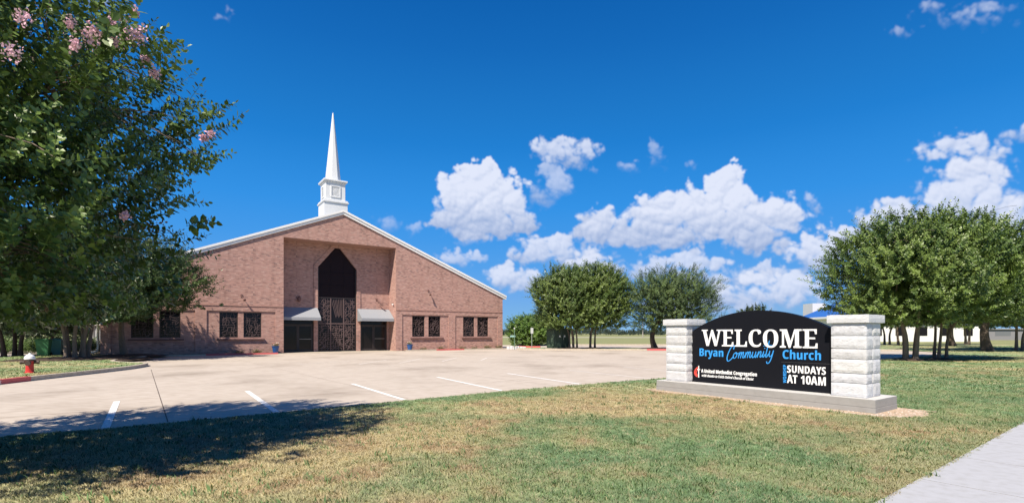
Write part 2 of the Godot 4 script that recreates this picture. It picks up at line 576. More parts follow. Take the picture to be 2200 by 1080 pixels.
# ---------------------------------------------------------------- trees
func leaf_shape(st: SurfaceTool, base: Vector3, dir: Vector3, side: Vector3, length: float, wide: float, curl: float) -> void:
	var up := side.cross(dir).normalized()
	var l1 := base + dir * length * 0.30 + side * wide * 0.46 + up * curl * length * 0.5
	var r1 := base + dir * length * 0.30 - side * wide * 0.46 + up * curl * length * 0.5
	var l2 := base + dir * length * 0.70 + side * wide * 0.38 + up * curl * length * 0.35
	var r2 := base + dir * length * 0.70 - side * wide * 0.38 + up * curl * length * 0.35
	var tip := base + dir * length - up * curl * length * 0.25
	var midp := base + dir * length * 0.5
	tri(st, base, l1, midp, up)
	tri(st, l1, l2, midp, up)
	tri(st, l2, tip, midp, up)
	tri(st, tip, r2, midp, up)
	tri(st, r2, r1, midp, up)
	tri(st, r1, base, midp, up)


func leaf_simple(st: SurfaceTool, base: Vector3, dir: Vector3, side: Vector3, length: float, wide: float, curl: float) -> void:
	var up := side.cross(dir).normalized()
	var l := base + dir * length * 0.45 + side * wide * 0.5 + up * curl * length * 0.4
	var r := base + dir * length * 0.45 - side * wide * 0.5 + up * curl * length * 0.4
	var tip := base + dir * length
	tri(st, base, l, tip, up)
	tri(st, base, tip, r, up)


# a leafy shoot along +y
func spray_mesh(seed_: int, length: float, count: int, leaf: float, ratio: float, fine: bool) -> ArrayMesh:
	rng.seed = seed_
	var st := st_new()
	var bend := Vector3(rng.randf_range(-0.2, 0.2), 0, rng.randf_range(-0.2, 0.2))
	for i in count:
		var t := (i + 0.6) / count
		var p := Vector3(0, t * length, 0) + bend * t * t * length
		var g := i * 2.4 + rng.randf_range(-0.4, 0.4)
		var out := Vector3(cos(g), rng.randf_range(0.05, 0.75), sin(g)).normalized()
		if i == count - 1:
			out = Vector3(0.1, 1, 0.05).normalized()
		var side := out.cross(Vector3(rng.randf_range(-0.5, 0.5), 1, rng.randf_range(-0.5, 0.5))).normalized()
		var size := leaf * rng.randf_range(0.7, 1.15) * (1.0 - 0.35 * t)
		if fine:
			leaf_shape(st, p + out * 0.008, out, side, size, size * ratio, rng.randf_range(0.0, 0.22))
		else:
			leaf_simple(st, p, out, side, size, size * ratio, rng.randf_range(0.0, 0.3))
	if fine:
		var pts := PackedVector3Array()
		var rad := PackedFloat32Array()
		for k in 4:
			var t := k / 3.0
			pts.append(Vector3(0, t * length, 0) + bend * t * t * length)
			rad.append(lerpf(0.004, 0.0012, t))
		tube(st, pts, rad, 3, 1.0, false)
	return st.commit()


var sprays := {}


func basis_y(dir: Vector3, spin: float, s: float) -> Basis:
	var y := dir.normalized()
	var x := y.cross(Vector3(0.37, 0.21, 0.9)).normalized()
	var z := x.cross(y)
	return Basis(x, y, z).rotated(y, spin).scaled(Vector3(s, s, s))


func limb(st: SurfaceTool, a: Vector3, b: Vector3, r0: float, r1: float, sag: float, sides := 6, steps := 5) -> PackedVector3Array:
	var pts := PackedVector3Array()
	var rad := PackedFloat32Array()
	var d := b - a
	var off := Vector3(rng.randf_range(-1, 1), 0, rng.randf_range(-1, 1)) * d.length() * 0.05
	for k in steps + 1:
		var t := float(k) / steps
		var p := a + d * t + Vector3.UP * sag * sin(t * PI) + off * sin(t * TAU)
		pts.append(p)
		rad.append(lerpf(r0, r1, t))
	tube(st, pts, rad, sides, 1.0, false)
	return pts


# crown as an uneven ellipsoid of leafy shoots around local centre c with radii r, stems from the base
func build_tree(root: Node3D, p: Dictionary) -> void:
	rng.seed = p.seed
	var c: Vector3 = p.c
	var r: Vector3 = p.r
	var floor_y: float = p.get("floor", c.y - r.y)
	var noise := noise_of(p.seed, p.get("lump", 0.45), 3)
	var gaps := noise_of(p.seed + 1, p.get("gap_freq", 0.7), 2)
	var count: int = p.count
	var points := []
	var tries := 0
	while points.size() < count and tries < count * 40:
		tries += 1
		var d := Vector3(rng.randfn(), rng.randfn(), rng.randfn()).normalized()
		var edge: float = 1.0 + p.get("uneven", 0.26) * noise.get_noise_3dv(d * 3.2 + Vector3(p.seed, 0, 0))
		var q := pow(rng.randf(), p.get("shell", 0.36)) * edge
		var v := c + d * r * q * Vector3(1, p.get("belly", 1.5) if d.y < 0.0 else 1.0, 1)
		if v.y < floor_y + 0.35 * noise.get_noise_2d(v.x * 2.0, v.z * 2.0):
			continue
		if gaps.get_noise_3dv(v) < p.get("gap", -0.3):
			continue
		points.append([v, d, q / edge])
	# stems and limbs
	var bark: Material = p.get("bark", M.bark)
	var stems: int = p.get("stems", 4)
	var r0: float = p.get("stem_r", 0.09)
	var tops := []
	for s in stems:
		var stm := st_new()
		var g: float = TAU * s / stems + rng.randf_range(-0.4, 0.4) + p.get("turn", 0.0)
		var spread: float = p.get("spread", 0.2)
		var foot: Vector3 = Vector3(cos(g), 0, sin(g)) * (p.get("foot", 0.16) if stems > 1 else 0.0)
		var fork_y := lerpf(floor_y, c.y, p.get("fork", 0.25))
		var out := Vector3(cos(g) * r.x, 0, sin(g) * r.z) * spread + Vector3(c.x, 0, c.z) * 0.4
		var fork := Vector3(out.x, fork_y, out.z) if stems > 1 else Vector3(c.x * 0.15, fork_y, c.z * 0.15)
		var pts := PackedVector3Array()
		var rad := PackedFloat32Array()
		var wob := Vector3(rng.randf_range(-1, 1), 0, rng.randf_range(-1, 1)) * (0.12 if stems > 1 else 0.04)
		for k in 9:
			var t := k / 8.0
			pts.append(foot.lerp(fork, t) + wob * sin(t * 5.0) * t - (out - foot) * 0.25 * sin(t * PI))
			rad.append(r0 * (lerpf(1.0, 0.72, t) + (0.45 * pow(1.0 - t, 6.0))))
		pts[0].y = -0.08
		tube(stm, pts, rad, 9 if p.get("fine", false) else 7, 1.0, true)
		var last: Vector3 = pts[8]
		var goal := Vector3(c.x + cos(g) * r.x * 0.4, c.y + r.y * 0.55, c.z + sin(g) * r.z * 0.4)
		if stems == 1:
			goal = c + Vector3(0, r.y * 0.5, 0)
		var main := limb(stm, last, goal, r0 * 0.74, r0 * 0.2, 0.1, 6, 7)
		var mine := [[last, r0 * 0.7]]
		for k in main.size():
			mine.append([main[k], lerpf(r0 * 0.74, r0 * 0.2, float(k) / main.size())])
		var limbs: int = p.get("limbs", 7)
		for k in limbs:
			var from: Array = mine[rng.randi_range(0, mine.size() - 2)]
			var h: float = g + rng.randf_range(-1.3, 1.3) if stems > 1 else TAU * k / limbs + rng.randf_range(-0.4, 0.4)
			var end := c + Vector3(cos(h) * r.x, rng.randf_range(-0.55, 0.7) * r.y, sin(h) * r.z) * rng.randf_range(0.55, 0.8)
			if end.y < (from[0] as Vector3).y - 0.3:
				end.y = (from[0] as Vector3).y + 0.3
			var lr: float = (from[1] as float) * 0.62
			var got := limb(stm, from[0], end, lr, maxf(0.008, lr * 0.3), 0.25, 5, 5)
			for m in range(1, got.size()):
				mine.append([got[m], lerpf(lr, lr * 0.3, float(m) / got.size())])
		tops.append_array(mine)
		obj("trunk", stm.commit(), bark, root)
	# twigs reaching part of the shoots
	var tw := st_new()
	var twigs: int = p.get("twigs", 120)
	for k in mini(twigs, points.size()):
		var v: Vector3 = points[k * points.size() / maxi(twigs, 1)][0]
		var best := -1
		var bd := 1e9
		for j in tops.size():
			var dd := (tops[j][0] as Vector3).distance_squared_to(v)
			if dd < bd and (tops[j][0] as Vector3).y < v.y + 0.6:
				bd = dd
				best = j
		if best >= 0:
			limb(tw, tops[best][0], v, minf(0.03, maxf(0.008, (tops[best][1] as float) * 0.5)), 0.004, 0.06, 4, 3)
	if twigs > 0:
		obj("twigs", tw.commit(), bark, root)
	# shoots
	var kinds: Array = p.sprays
	var lists := []
	var cols := []
	for k in kinds.size():
		lists.append([])
		cols.append(PackedColorArray())
	var tone := noise_of(p.seed + 5, 0.5, 2)
	var ca: Vector3 = p.get("dark", Vector3(0.045, 0.085, 0.018))
	var cb: Vector3 = p.get("light", Vector3(0.095, 0.15, 0.03))
	for q in points:
		var v: Vector3 = q[0]
		var d: Vector3 = q[1]
		var dir := (d * Vector3(1, 0.6, 1) + Vector3(rng.randf_range(-0.8, 0.8), rng.randf_range(0.0, 0.9) + p.get("lift", 0.25), rng.randf_range(-0.8, 0.8)))
		var k := rng.randi() % kinds.size()
		var s := rng.randf_range(0.75, 1.25)
		if q[2] > 0.93 and rng.randf() < 0.25:
			s *= 1.3
		(lists[k] as Array).append(Transform3D(basis_y(dir, rng.randf() * TAU, s), v - dir.normalized() * 0.1))
		var t := clampf(0.5 + 0.9 * tone.get_noise_3dv(v) + rng.randf_range(-0.35, 0.35), 0.0, 1.0)
		var col := ca.lerp(cb, t)
		if rng.randf() < p.get("sere", 0.0):
			col = Vector3(0.22, 0.13, 0.03)
		(cols[k] as PackedColorArray).append(Color(col.x, col.y, col.z))
		if (cols[k] as PackedColorArray).size() != (lists[k] as Array).size():
			var pc: PackedColorArray = cols[k]
			pc.append(Color(col.x, col.y, col.z))
			cols[k] = pc
	for k in kinds.size():
		multi("crown", kinds[k], lists[k], cols[k], p.get("leaf_mat", M.leaf), root).set_meta("kind", "stuff")


# ---------------------------------------------------------------- grass colours
var gn1: FastNoiseLite
var gn2: FastNoiseLite
var gn3: FastNoiseLite


func patch(x: float, d: float, cx: float, cd: float, rx: float, rd: float) -> float:
	var e := Vector2((x - cx) / rx, (d - cd) / rd).length()
	return clampf(1.3 - e, 0.0, 1.0)


func turf_color(x: float, d: float) -> Vector3:
	var a := gn1.get_noise_2d(x, d)
	var b := gn2.get_noise_2d(x, d)
	var green := Vector3(0.30, 0.395, 0.185)
	var deep := Vector3(0.22, 0.345, 0.165)
	var straw := Vector3(0.60, 0.505, 0.285)
	var brown := Vector3(0.46, 0.32, 0.195)
	var dry := clampf(0.30 + 1.0 * a + 0.45 * b, 0.0, 1.0)
	var e := gn3.get_noise_2d(x, d)
	# the scorched patch left of the sign, the dry ground in front of its base
	dry = clampf(dry + 2.2 * patch(x, d, 1.2, 10.5, 2.3, 1.5) * (0.9 + 0.6 * e), 0.0, 1.2)
	dry = clampf(dry + 1.1 * patch(x, d, 4.2, 10.0, 2.0, 1.2) * (0.8 + 0.6 * e), 0.0, 1.2)
	dry = clampf(dry + 0.75 * patch(x, d, -2.0, 6.4, 3.4, 2.6) * (0.8 + 0.6 * e), 0.0, 1.2)
	dry = clampf(dry - 0.5 * patch(x, d, 2.2, 6.3, 2.6, 1.4), 0.0, 1.2)
	dry = clampf(dry - 0.7 * patch(x, d, 11.0, 12.0, 5.0, 5.0), 0.0, 1.2)
	dry = clampf(dry - 0.6 * patch(x, d, -0.6, 11.7, 2.6, 0.9), 0.0, 1.2)
	var c := green.lerp(deep, clampf(0.5 - b * 1.6, 0.0, 1.0))
	c = c.lerp(straw, clampf(dry, 0.0, 1.0) * 0.92)
	c = c.lerp(brown, clampf(e * 1.5 - 0.25 + 0.5 * dry - 0.3, 0.0, 0.65))
	return c


func turf_sheet(called: String, outline: PackedVector2Array, y: float, step: float) -> MeshInstance3D:
	var lo := outline[0]
	var hi := outline[0]
	for p in outline:
		lo = lo.min(p)
		hi = hi.max(p)
	var st := st_new()
	var x := lo.x
	while x < hi.x:
		var d := lo.y
		while d < hi.y:
			var cell := PackedVector2Array([Vector2(x, d), Vector2(x + step, d), Vector2(x + step, d + step), Vector2(x, d + step)])
			var whole := true
			for p in cell:
				whole = whole and Geometry2D.is_point_in_polygon(p, outline)
			var pieces: Array = [cell] if whole else Geometry2D.intersect_polygons(cell, outline)
			for piece in pieces:
				var idx := Geometry2D.triangulate_polygon(piece)
				for i in range(0, idx.size(), 3):
					var v := [piece[idx[i]], piece[idx[i + 1]], piece[idx[i + 2]]]
					if ((v[1] as Vector2) - v[0]).cross((v[2] as Vector2) - v[0]) < 0.0:
						v = [v[0], v[2], v[1]]
					for k in [0, 2, 1]:
						var w: Vector2 = v[k]
						var c := turf_color(w.x, w.y)
						st.set_normal(Vector3.UP)
						st.set_color(Color(c.x, c.y, c.z))
						st.add_vertex(at(w.x, w.y, y))
			d += step
		x += step
	return struct(called, st.commit(), M.turf)


func tuft_mesh(seed_: int, blades: int, tall: float, wide: float, spread: float) -> ArrayMesh:
	rng.seed = seed_
	var st := st_new()
	for k in blades:
		var g := rng.randf() * TAU
		var foot := Vector3(rng.randf_range(-1, 1), 0, rng.randf_range(-1, 1)) * spread
		var lean := Vector3(cos(g), 0, sin(g)) * tall * rng.randf_range(0.2, 1.0)
		var h := tall * rng.randf_range(0.5, 1.1)
		var side := Vector3(-sin(g), 0, cos(g)) * wide * 0.5
		var m := foot + lean * 0.4 + Vector3.UP * h * 0.65
		var n := (Vector3.UP + lean.normalized() * 0.35).normalized()
		for t in [[foot - side, m - side * 0.8, foot + side], [foot + side, m - side * 0.8, m + side * 0.8], [m - side * 0.8, foot + lean + Vector3.UP * h, m + side * 0.8]]:
			for v in t:
				st.set_normal(n)
				st.add_vertex(v)
	return st.commit()


# ---------------------------------------------------------------- polylines, kerbs
func offset_line(pts: PackedVector2Array, by: float) -> PackedVector2Array:
	var out := PackedVector2Array()
	for i in pts.size():
		var t := (pts[mini(i + 1, pts.size() - 1)] - pts[maxi(i - 1, 0)]).normalized()
		out.append(pts[i] + Vector2(-t.y, t.x) * by)
	return out


func strip(st: SurfaceTool, a: PackedVector2Array, b: PackedVector2Array, y0: float, y1: float) -> void:
	for i in a.size() - 1:
		var mid := (a[i] + a[i + 1] - b[i] - b[i + 1])
		quad(st, at(a[i].x, a[i].y, y1), at(a[i + 1].x, a[i + 1].y, y1), at(b[i + 1].x, b[i + 1].y, y1), at(b[i].x, b[i].y, y1), Vector3.UP)
		quad(st, at(a[i].x, a[i].y, y0), at(a[i + 1].x, a[i + 1].y, y0), at(a[i + 1].x, a[i + 1].y, y1), at(a[i].x, a[i].y, y1), Vector3(mid.x, 0, -mid.y))
		quad(st, at(b[i].x, b[i].y, y0), at(b[i + 1].x, b[i + 1].y, y0), at(b[i + 1].x, b[i + 1].y, y1), at(b[i].x, b[i].y, y1), Vector3(-mid.x, 0, mid.y))
	for e in [0, a.size() - 1]:
		var o: Vector2 = a[e] - a[1 if e == 0 else e - 1]
		quad(st, at(a[e].x, a[e].y, y0), at(b[e].x, b[e].y, y0), at(b[e].x, b[e].y, y1), at(a[e].x, a[e].y, y1), Vector3(o.x, 0, -o.y))


func kerb(called: String, pts: PackedVector2Array, wide: float, y0: float, y1: float, m: Material) -> MeshInstance3D:
	var st := st_new()
	strip(st, pts, offset_line(pts, wide), y0, y1)
	return struct(called, st.commit(), m)


func smooth(pts: PackedVector2Array, n := 6) -> PackedVector2Array:
	var out := PackedVector2Array()
	for i in pts.size() - 1:
		var p0 := pts[maxi(i - 1, 0)]
		var p3 := pts[mini(i + 2, pts.size() - 1)]
		for k in n:
			out.append(pts[i].cubic_interpolate(pts[i + 1], p0, p3, float(k) / n))
	out.append(pts[-1])
	return out


# ---------------------------------------------------------------- church
const RECESS := 4.36
const DEEP := 1.6


func tracery(w: float, h: float, cell: float, wide: float, seed_: int, keep: float) -> ArrayMesh:
	rng.seed = seed_
	var nx := maxi(2, roundi(w / cell))
	var ny := maxi(2, roundi(h / cell))
	var p := []
	for j in ny + 1:
		var row := []
		for i in nx + 1:
			var v := Vector2(float(i) / nx * w, float(j) / ny * h)
			if i > 0 and i < nx:
				v.x += rng.randf_range(-0.36, 0.36) * w / nx
			if j > 0 and j < ny:
				v.y += rng.randf_range(-0.36, 0.36) * h / ny
			row.append(v)
		p.append(row)
	var st := st_new()
	for j in ny + 1:
		for i in nx + 1:
			var z := rng.randf_range(0.0, 0.006)
			var bw := wide * rng.randf_range(0.6, 1.4)
			if i < nx and j > 0 and j < ny and rng.randf() < keep:
				bar_z(st, p[j][i], p[j][i + 1], bw, 0.0, 0.02 + z)
			if j < ny and i > 0 and i < nx and rng.randf() < keep:
				bar_z(st, p[j][i], p[j + 1][i], bw, 0.0, 0.0285 + z)
			if i < nx and j < ny and rng.randf() < 0.3:
				bar_z(st, p[j][i], p[j + 1][i + 1], bw, 0.0, 0.037 + z)
	return st.commit()


func church_window(church: Node3D, x0: float, x1: float, y0: float, y1: float, z: float, seed_: int) -> void:
	var w := node("window", church)
	var st := st_new()
	var f := 0.075
	box(st, Vector3(x0, y0, z - 0.05), Vector3(x0 + f, y1, z + 0.05))
	box(st, Vector3(x1 - f, y0, z - 0.05), Vector3(x1, y1, z + 0.05))
	box(st, Vector3(x0 + f, y1 - f, z - 0.05), Vector3(x1 - f, y1, z + 0.048))
	box(st, Vector3(x0 + f, y0, z - 0.05), Vector3(x1 - f, y0 + f, z + 0.048))
	obj("frame", st.commit(), M.bronze, w)
	obj("pane", box_mesh(Vector3(x0 + f, y0 + f, z - 0.02), Vector3(x1 - f, y1 - f, z - 0.01)), M.dark_glass, w)
	var g := obj("grille", tracery(x1 - x0 - 2 * f, y1 - y0 - 2 * f, 0.17, 0.022, seed_, 0.72), M.tracery, w)
	g.position = Vector3(x0 + f, y0 + f, z - 0.009)


func church_door(church: Node3D, x0: float, x1: float, y1: float, z: float, handle_side: float) -> void:
	var d := node("door", church)
	var st := st_new()
	var f := 0.07
	box(st, Vector3(x0, 0.0, z - 0.06), Vector3(x0 + f, y1, z + 0.06))
	box(st, Vector3(x1 - f, 0.0, z - 0.06), Vector3(x1, y1, z + 0.06))
	box(st, Vector3(x0 + f, y1 - f, z - 0.06), Vector3(x1 - f, y1, z + 0.058))
	box(st, Vector3(x0 + f, 2.13, z - 0.05), Vector3(x1 - f, 2.2, z + 0.05))
	obj("frame", st.commit(), M.bronze, d)
	obj("transom_pane", box_mesh(Vector3(x0 + f, 2.2, z - 0.02), Vector3(x1 - f, y1 - f, z - 0.01)), M.dark_glass, d)
	var mid := (x0 + x1) * 0.5
	for s in [-1.0, 1.0]:
		var a := x0 + f if s < 0 else mid + 0.006
		var b := mid - 0.006 if s < 0 else x1 - f
		var lf := st_new()
		box(lf, Vector3(a, 0.02, z - 0.03), Vector3(a + 0.09, 2.125, z + 0.03))
		box(lf, Vector3(b - 0.09, 0.02, z - 0.03), Vector3(b, 2.125, z + 0.03))
		box(lf, Vector3(a + 0.09, 0.02, z - 0.03), Vector3(b - 0.09, 0.2, z + 0.028))
		box(lf, Vector3(a + 0.09, 2.02, z - 0.03), Vector3(b - 0.09, 2.125, z + 0.028))
		obj("leaf_frame", lf.commit(), M.bronze, d)
		obj("pane", box_mesh(Vector3(a + 0.09, 0.2, z - 0.012), Vector3(b - 0.09, 2.02, z - 0.004)), M.dark_glass, d)
		if s == handle_side:
			var hs := st_new()
			tube(hs, PackedVector3Array([Vector3(a + 0.11, 1.02, z + 0.06), Vector3(b - 0.11, 1.02, z + 0.06)]), PackedFloat32Array([0.022, 0.022]), 8)
			box(hs, Vector3(a + 0.1, 1.0, z + 0.03), Vector3(a + 0.13, 1.04, z + 0.06))
			box(hs, Vector3(b - 0.13, 1.0, z + 0.03), Vector3(b - 0.1, 1.04, z + 0.06))
			obj("handle", hs.commit(), M.steel, d)


func build_church() -> void:
	var turn := atan2(0.5594, 0.8289)
	var ch := thing("church_building", "wide red brick church with white steeple, gabled front and tall arched recess", "church", at(-13.33, 40.37), turn)
	var slope := 0.4
	var apex := 10.82
	var half := 15.0
	var back := -38.0
	# facade, one skin with its recessed panels
	var st := st_new()
	for s in [-1.0, 1.0]:
		var up := PackedVector2Array()
		for v in [[RECESS, 3.05], [half, 3.05], [half, apex - slope * half], [RECESS, apex - slope * RECESS]]:
			up.append(Vector2(s * v[0], v[1]))
		poly_z(st, up, 0.0)
		for v in [[RECESS, 4.92], [9.27, 9.95], [14.48, half]]:
			rect_z(st, minf(s * v[0], s * v[1]), -0.1, maxf(s * v[0], s * v[1]), 3.05, 0.0)
	poly_z(st, PackedVector2Array([Vector2(-RECESS, 8.6), Vector2(RECESS, 8.6), Vector2(RECESS, apex - slope * RECESS), Vector2(0, apex), Vector2(-RECESS, apex - slope * RECESS)]), 0.0)
	obj("facade_wall", st.commit(), M.brick, ch)
	var pz := -0.075
	var wy0 := 1.18
	var wy1 := 2.97
	for s in [-1.0, 1.0]:
		for v in [[4.92, 9.27, 5.84, 7.0, 7.35, 8.5], [9.95, 14.48, 10.78, 11.95, 12.27, 13.45]]:
			var sp := st_new()
			var xs := []
			for k in v:
				xs.append(s * k)
			xs.sort()
			var a: float = xs[0]
			var b: float = xs[5]
			rect_z(sp, a, -0.1, b, wy0, pz)
			rect_z(sp, a, wy1, b, 3.05, pz)
			rect_z(sp, a, wy0, xs[1], wy1, pz)
			rect_z(sp, xs[2], wy0, xs[3], wy1, pz)
			rect_z(sp, xs[4], wy0, b, wy1, pz)
			quad(sp, Vector3(a, -0.1, pz), Vector3(a, 3.05, pz), Vector3(a, 3.05, 0), Vector3(a, -0.1, 0), Vector3(1, 0, 0))
			quad(sp, Vector3(b, -0.1, pz), Vector3(b, 3.05, pz), Vector3(b, 3.05, 0), Vector3(b, -0.1, 0), Vector3(-1, 0, 0))
			quad(sp, Vector3(a, 3.05, pz), Vector3(b, 3.05, pz), Vector3(b, 3.05, 0), Vector3(a, 3.05, 0), Vector3(0, -1, 0))
			for w in [[xs[1], xs[2]], [xs[3], xs[4]]]:
				var wa: float = w[0]
				var wb: float = w[1]
				var zb := pz - 0.22
				quad(sp, Vector3(wa, wy0, zb), Vector3(wa, wy1, zb), Vector3(wa, wy1, pz), Vector3(wa, wy0, pz), Vector3(1, 0, 0))
				quad(sp, Vector3(wb, wy0, zb), Vector3(wb, wy1, zb), Vector3(wb, wy1, pz), Vector3(wb, wy0, pz), Vector3(-1, 0, 0))
				quad(sp, Vector3(wa, wy1, zb), Vector3(wb, wy1, zb), Vector3(wb, wy1, pz), Vector3(wa, wy1, pz), Vector3(0, -1, 0))
				quad(sp, Vector3(wa, wy0, zb), Vector3(wb, wy0, zb), Vector3(wb, wy0, pz), Vector3(wa, wy0, pz), Vector3(0, 1, 0))
			obj("brick_panel", sp.commit(), M.brick, ch)
			church_window(ch, xs[1], xs[2], wy0, wy1, pz - 0.13, int(700 + xs[1] * 10))
			church_window(ch, xs[3], xs[4], wy0, wy1, pz - 0.13, int(900 + xs[3] * 10))
			obj("window_sill", box_mesh(Vector3(xs[1] - 0.17, 1.0, pz - 0.05), Vector3(xs[4] + 0.28 if s > 0 else xs[4] + 0.2, 1.10, pz + 0.13), 0.012), M.sill, ch)
		# string course over the panels
		obj("string_course", box_mesh(Vector3(minf(s * RECESS, s * half), 3.40, -0.02), Vector3(maxf(s * RECESS, s * half), 3.475, 0.035), 0.006), M.brick_trim, ch)
	# recess
	for s in [-1.0, 1.0]:
		var rs := st_new()
		quad(rs, Vector3(s * RECESS, -0.1, 0), Vector3(s * RECESS, 8.6, 0), Vector3(s * RECESS, 8.6, -DEEP), Vector3(s * RECESS, -0.1, -DEEP), Vector3(-s, 0, 0))
		obj("recess_side_wall", rs.commit(), M.brick, ch)
	var so := st_new()
	quad(so, Vector3(-RECESS, 8.6, 0), Vector3(RECESS, 8.6, 0), Vector3(RECESS, 8.6, -DEEP), Vector3(-RECESS, 8.6, -DEEP), Vector3(0, -1, 0))
	obj("recess_soffit", so.commit(), M.brick_trim, ch)
	var bw := st_new()
	for s in [-1.0, 1.0]:
		var half_pts := PackedVector2Array()
		for v in [[1.55, 0.0], [1.87, 0.0], [1.87, 2.55], [4.17, 2.55], [4.17, 0.0], [RECESS, 0.0], [RECESS, 8.6], [0.0, 8.6], [0.0, 8.4], [0.2, 8.4], [1.55, 6.76]]:
			half_pts.append(Vector2(s * v[0], v[1]))
		poly_z(bw, half_pts, -DEEP)
		for v in [[[1.55, 0.0], [1.55, 6.76]], [[1.55, 6.76], [0.2, 8.4]], [[0.2, 8.4], [0.0, 8.4]], [[1.87, 0.0], [1.87, 2.55]], [[4.17, 0.0], [4.17, 2.55]], [[1.87, 2.55], [4.17, 2.55]]]:
			var p := Vector2(s * v[0][0], v[0][1])
			var q := Vector2(s * v[1][0], v[1][1])
			var hint := Vector3(-s * 0.3, -1, 0) if v[0][1] == v[1][1] or v[0][0] != v[1][0] else Vector3(-s if v[0][0] != 1.87 else s, 0, 0)
			quad(bw, Vector3(p.x, p.y, -DEEP), Vector3(q.x, q.y, -DEEP), Vector3(q.x, q.y, -DEEP - 0.3), Vector3(p.x, p.y, -DEEP - 0.3), hint)
	obj("recess_back_wall", bw.commit(), M.brick, ch)
	# proud brick surround of the arch
	var sr := st_new()
	for s in [-1.0, 1.0]:
		var inn := [Vector2(1.55, 0.0), Vector2(1.55, 6.76), Vector2(0.2, 8.4), Vector2(0.0, 8.4)]
		var outp := [Vector2(1.86, 0.0), Vector2(1.96, 6.92), Vector2(0.42, 8.597), Vector2(0.0, 8.597)]
		outp[0].x = 1.86
		outp[1] = Vector2(1.86, 6.9)
		for k in 3:
			var z := -DEEP + 0.06
			var i0: Vector2 = inn[k] * Vector2(s, 1)
			var i1: Vector2 = inn[k + 1] * Vector2(s, 1)
			var o0: Vector2 = outp[k] * Vector2(s, 1)
			var o1: Vector2 = outp[k + 1] * Vector2(s, 1)
			quad(sr, Vector3(i0.x, i0.y, z), Vector3(i1.x, i1.y, z), Vector3(o1.x, o1.y, z), Vector3(o0.x, o0.y, z), Vector3(0, 0, 1))
			quad(sr, Vector3(o0.x, o0.y, z), Vector3(o1.x, o1.y, z), Vector3(o1.x, o1.y, z - 0.06), Vector3(o0.x, o0.y, z - 0.06), Vector3(s, 0.4, 0))
			quad(sr, Vector3(i0.x, i0.y, z), Vector3(i1.x, i1.y, z), Vector3(i1.x, i1.y, z - 0.06), Vector3(i0.x, i0.y, z - 0.06), Vector3(-s, -0.4, 0))
	obj("arch_surround", sr.commit(), M.brick, ch)
	# arched window: dark upper panels, tracery with a cross below
	var aw := node("arched_window", ch)
	var az := -DEEP - 0.16
	var ap := st_new()
	poly_z(ap, PackedVector2Array([Vector2(-1.55, 4.34), Vector2(1.55, 4.34), Vector2(1.55, 6.76), Vector2(0.2, 8.4), Vector2(-0.2, 8.4), Vector2(-1.55, 6.76)]), az)
	obj("upper_panel", ap.commit(), M.dark_panel, aw)
	var au := st_new()
	for v in [[-0.52, 4.34, -0.52, 7.9], [0.52, 4.34, 0.52, 7.9], [-1.5, 6.4, 1.5, 6.4], [-1.5, 5.35, 1.5, 5.35]]:
		bar_z(au, Vector2(v[0], v[1]), Vector2(v[2], v[3]), 0.05, az, az + (0.02 if v[0] == v[2] else 0.028))
	obj("upper_mullion", au.commit(), M.dark_panel, aw)
	var al := st_new()
	rect_z(al, -1.55, 0.0, 1.55, 4.34, az)
	obj("lower_pane", al.commit(), M.dark_glass, aw)
	var fr := st_new()
	for x in [-1.5, 1.5]:
		bar_z(fr, Vector2(x, 0.0), Vector2(x, 6.76), 0.1, az, az + 0.08)
	bar_z(fr, Vector2(-1.45, 4.34), Vector2(1.45, 4.34), 0.08, az, az + 0.07)
	bar_z(fr, Vector2(-1.45, 0.05), Vector2(1.45, 0.05), 0.1, az, az + 0.07)
	obj("frame", fr.commit(), M.bronze, aw)
	var k3 := 0
	for v in [[-1.44, -0.57, 0.1, 2.2], [-0.47, 0.47, 0.1, 2.2], [0.57, 1.44, 0.1, 2.2], [-1.44, -0.57, 2.32, 4.28], [0.57, 1.44, 2.32, 4.28]]:
		k3 += 1
		var g := obj("tracery", tracery(v[1] - v[0], v[3] - v[2], 0.17, 0.034, 40 + k3, 0.85), M.tracery, aw)
		g.position = Vector3(v[0], v[2], az + 0.002)
	var ry := st_new()
	for i in 7:
		var x := -0.44 + i * 0.14
		bar_z(ry, Vector2(x - 0.02, 4.27), Vector2(x * 0.55 + 0.16, 2.75 + 0.1 * (i % 3)), 0.035, az, az + 0.02 + 0.004 * i)
	obj("tracery_rays", ry.commit(), M.tracery, aw)
	var cr := st_new()
	bar_z(cr, Vector2(-0.52, 0.1), Vector2(-0.52, 4.3), 0.075, az, az + 0.07)
	bar_z(cr, Vector2(0.52, 0.1), Vector2(0.52, 4.3), 0.075, az, az + 0.07)
	bar_z(cr, Vector2(-1.44, 2.26), Vector2(1.44, 2.26), 0.085, az, az + 0.08)
	obj("mullion", cr.commit(), M.tracery, aw)
	church_door(ch, -4.17, -1.87, 2.55, -DEEP - 0.15, 1.0)
	church_door(ch, 1.87, 4.17, 2.55, -DEEP - 0.15, 1.0)
	# sloped awnings over both doors
	for s in [-1.0, 1.0]:
		var a := node("awning", ch)
		var x0: float = 1.60 * s
		var x1: float = 4.33 * s
		var zb := -DEEP + 0.07
		var zf := -0.36
		var top := st_new()
		quad(top, Vector3(x0, 3.5, zb), Vector3(x1, 3.5, zb), Vector3(x1, 2.70, zf), Vector3(x0, 2.70, zf), Vector3(0, 1, 1))
		quad(top, Vector3(x0, 3.48, zb), Vector3(x1, 3.48, zb), Vector3(x1, 2.68, zf), Vector3(x0, 2.68, zf), Vector3(0, -1, -1))
		obj("canopy", top.commit(), M.awning, a)
		obj("valance", box_mesh(Vector3(minf(x0, x1), 2.47, zf - 0.01), Vector3(maxf(x0, x1), 2.698, zf + 0.006)), M.awning, a)
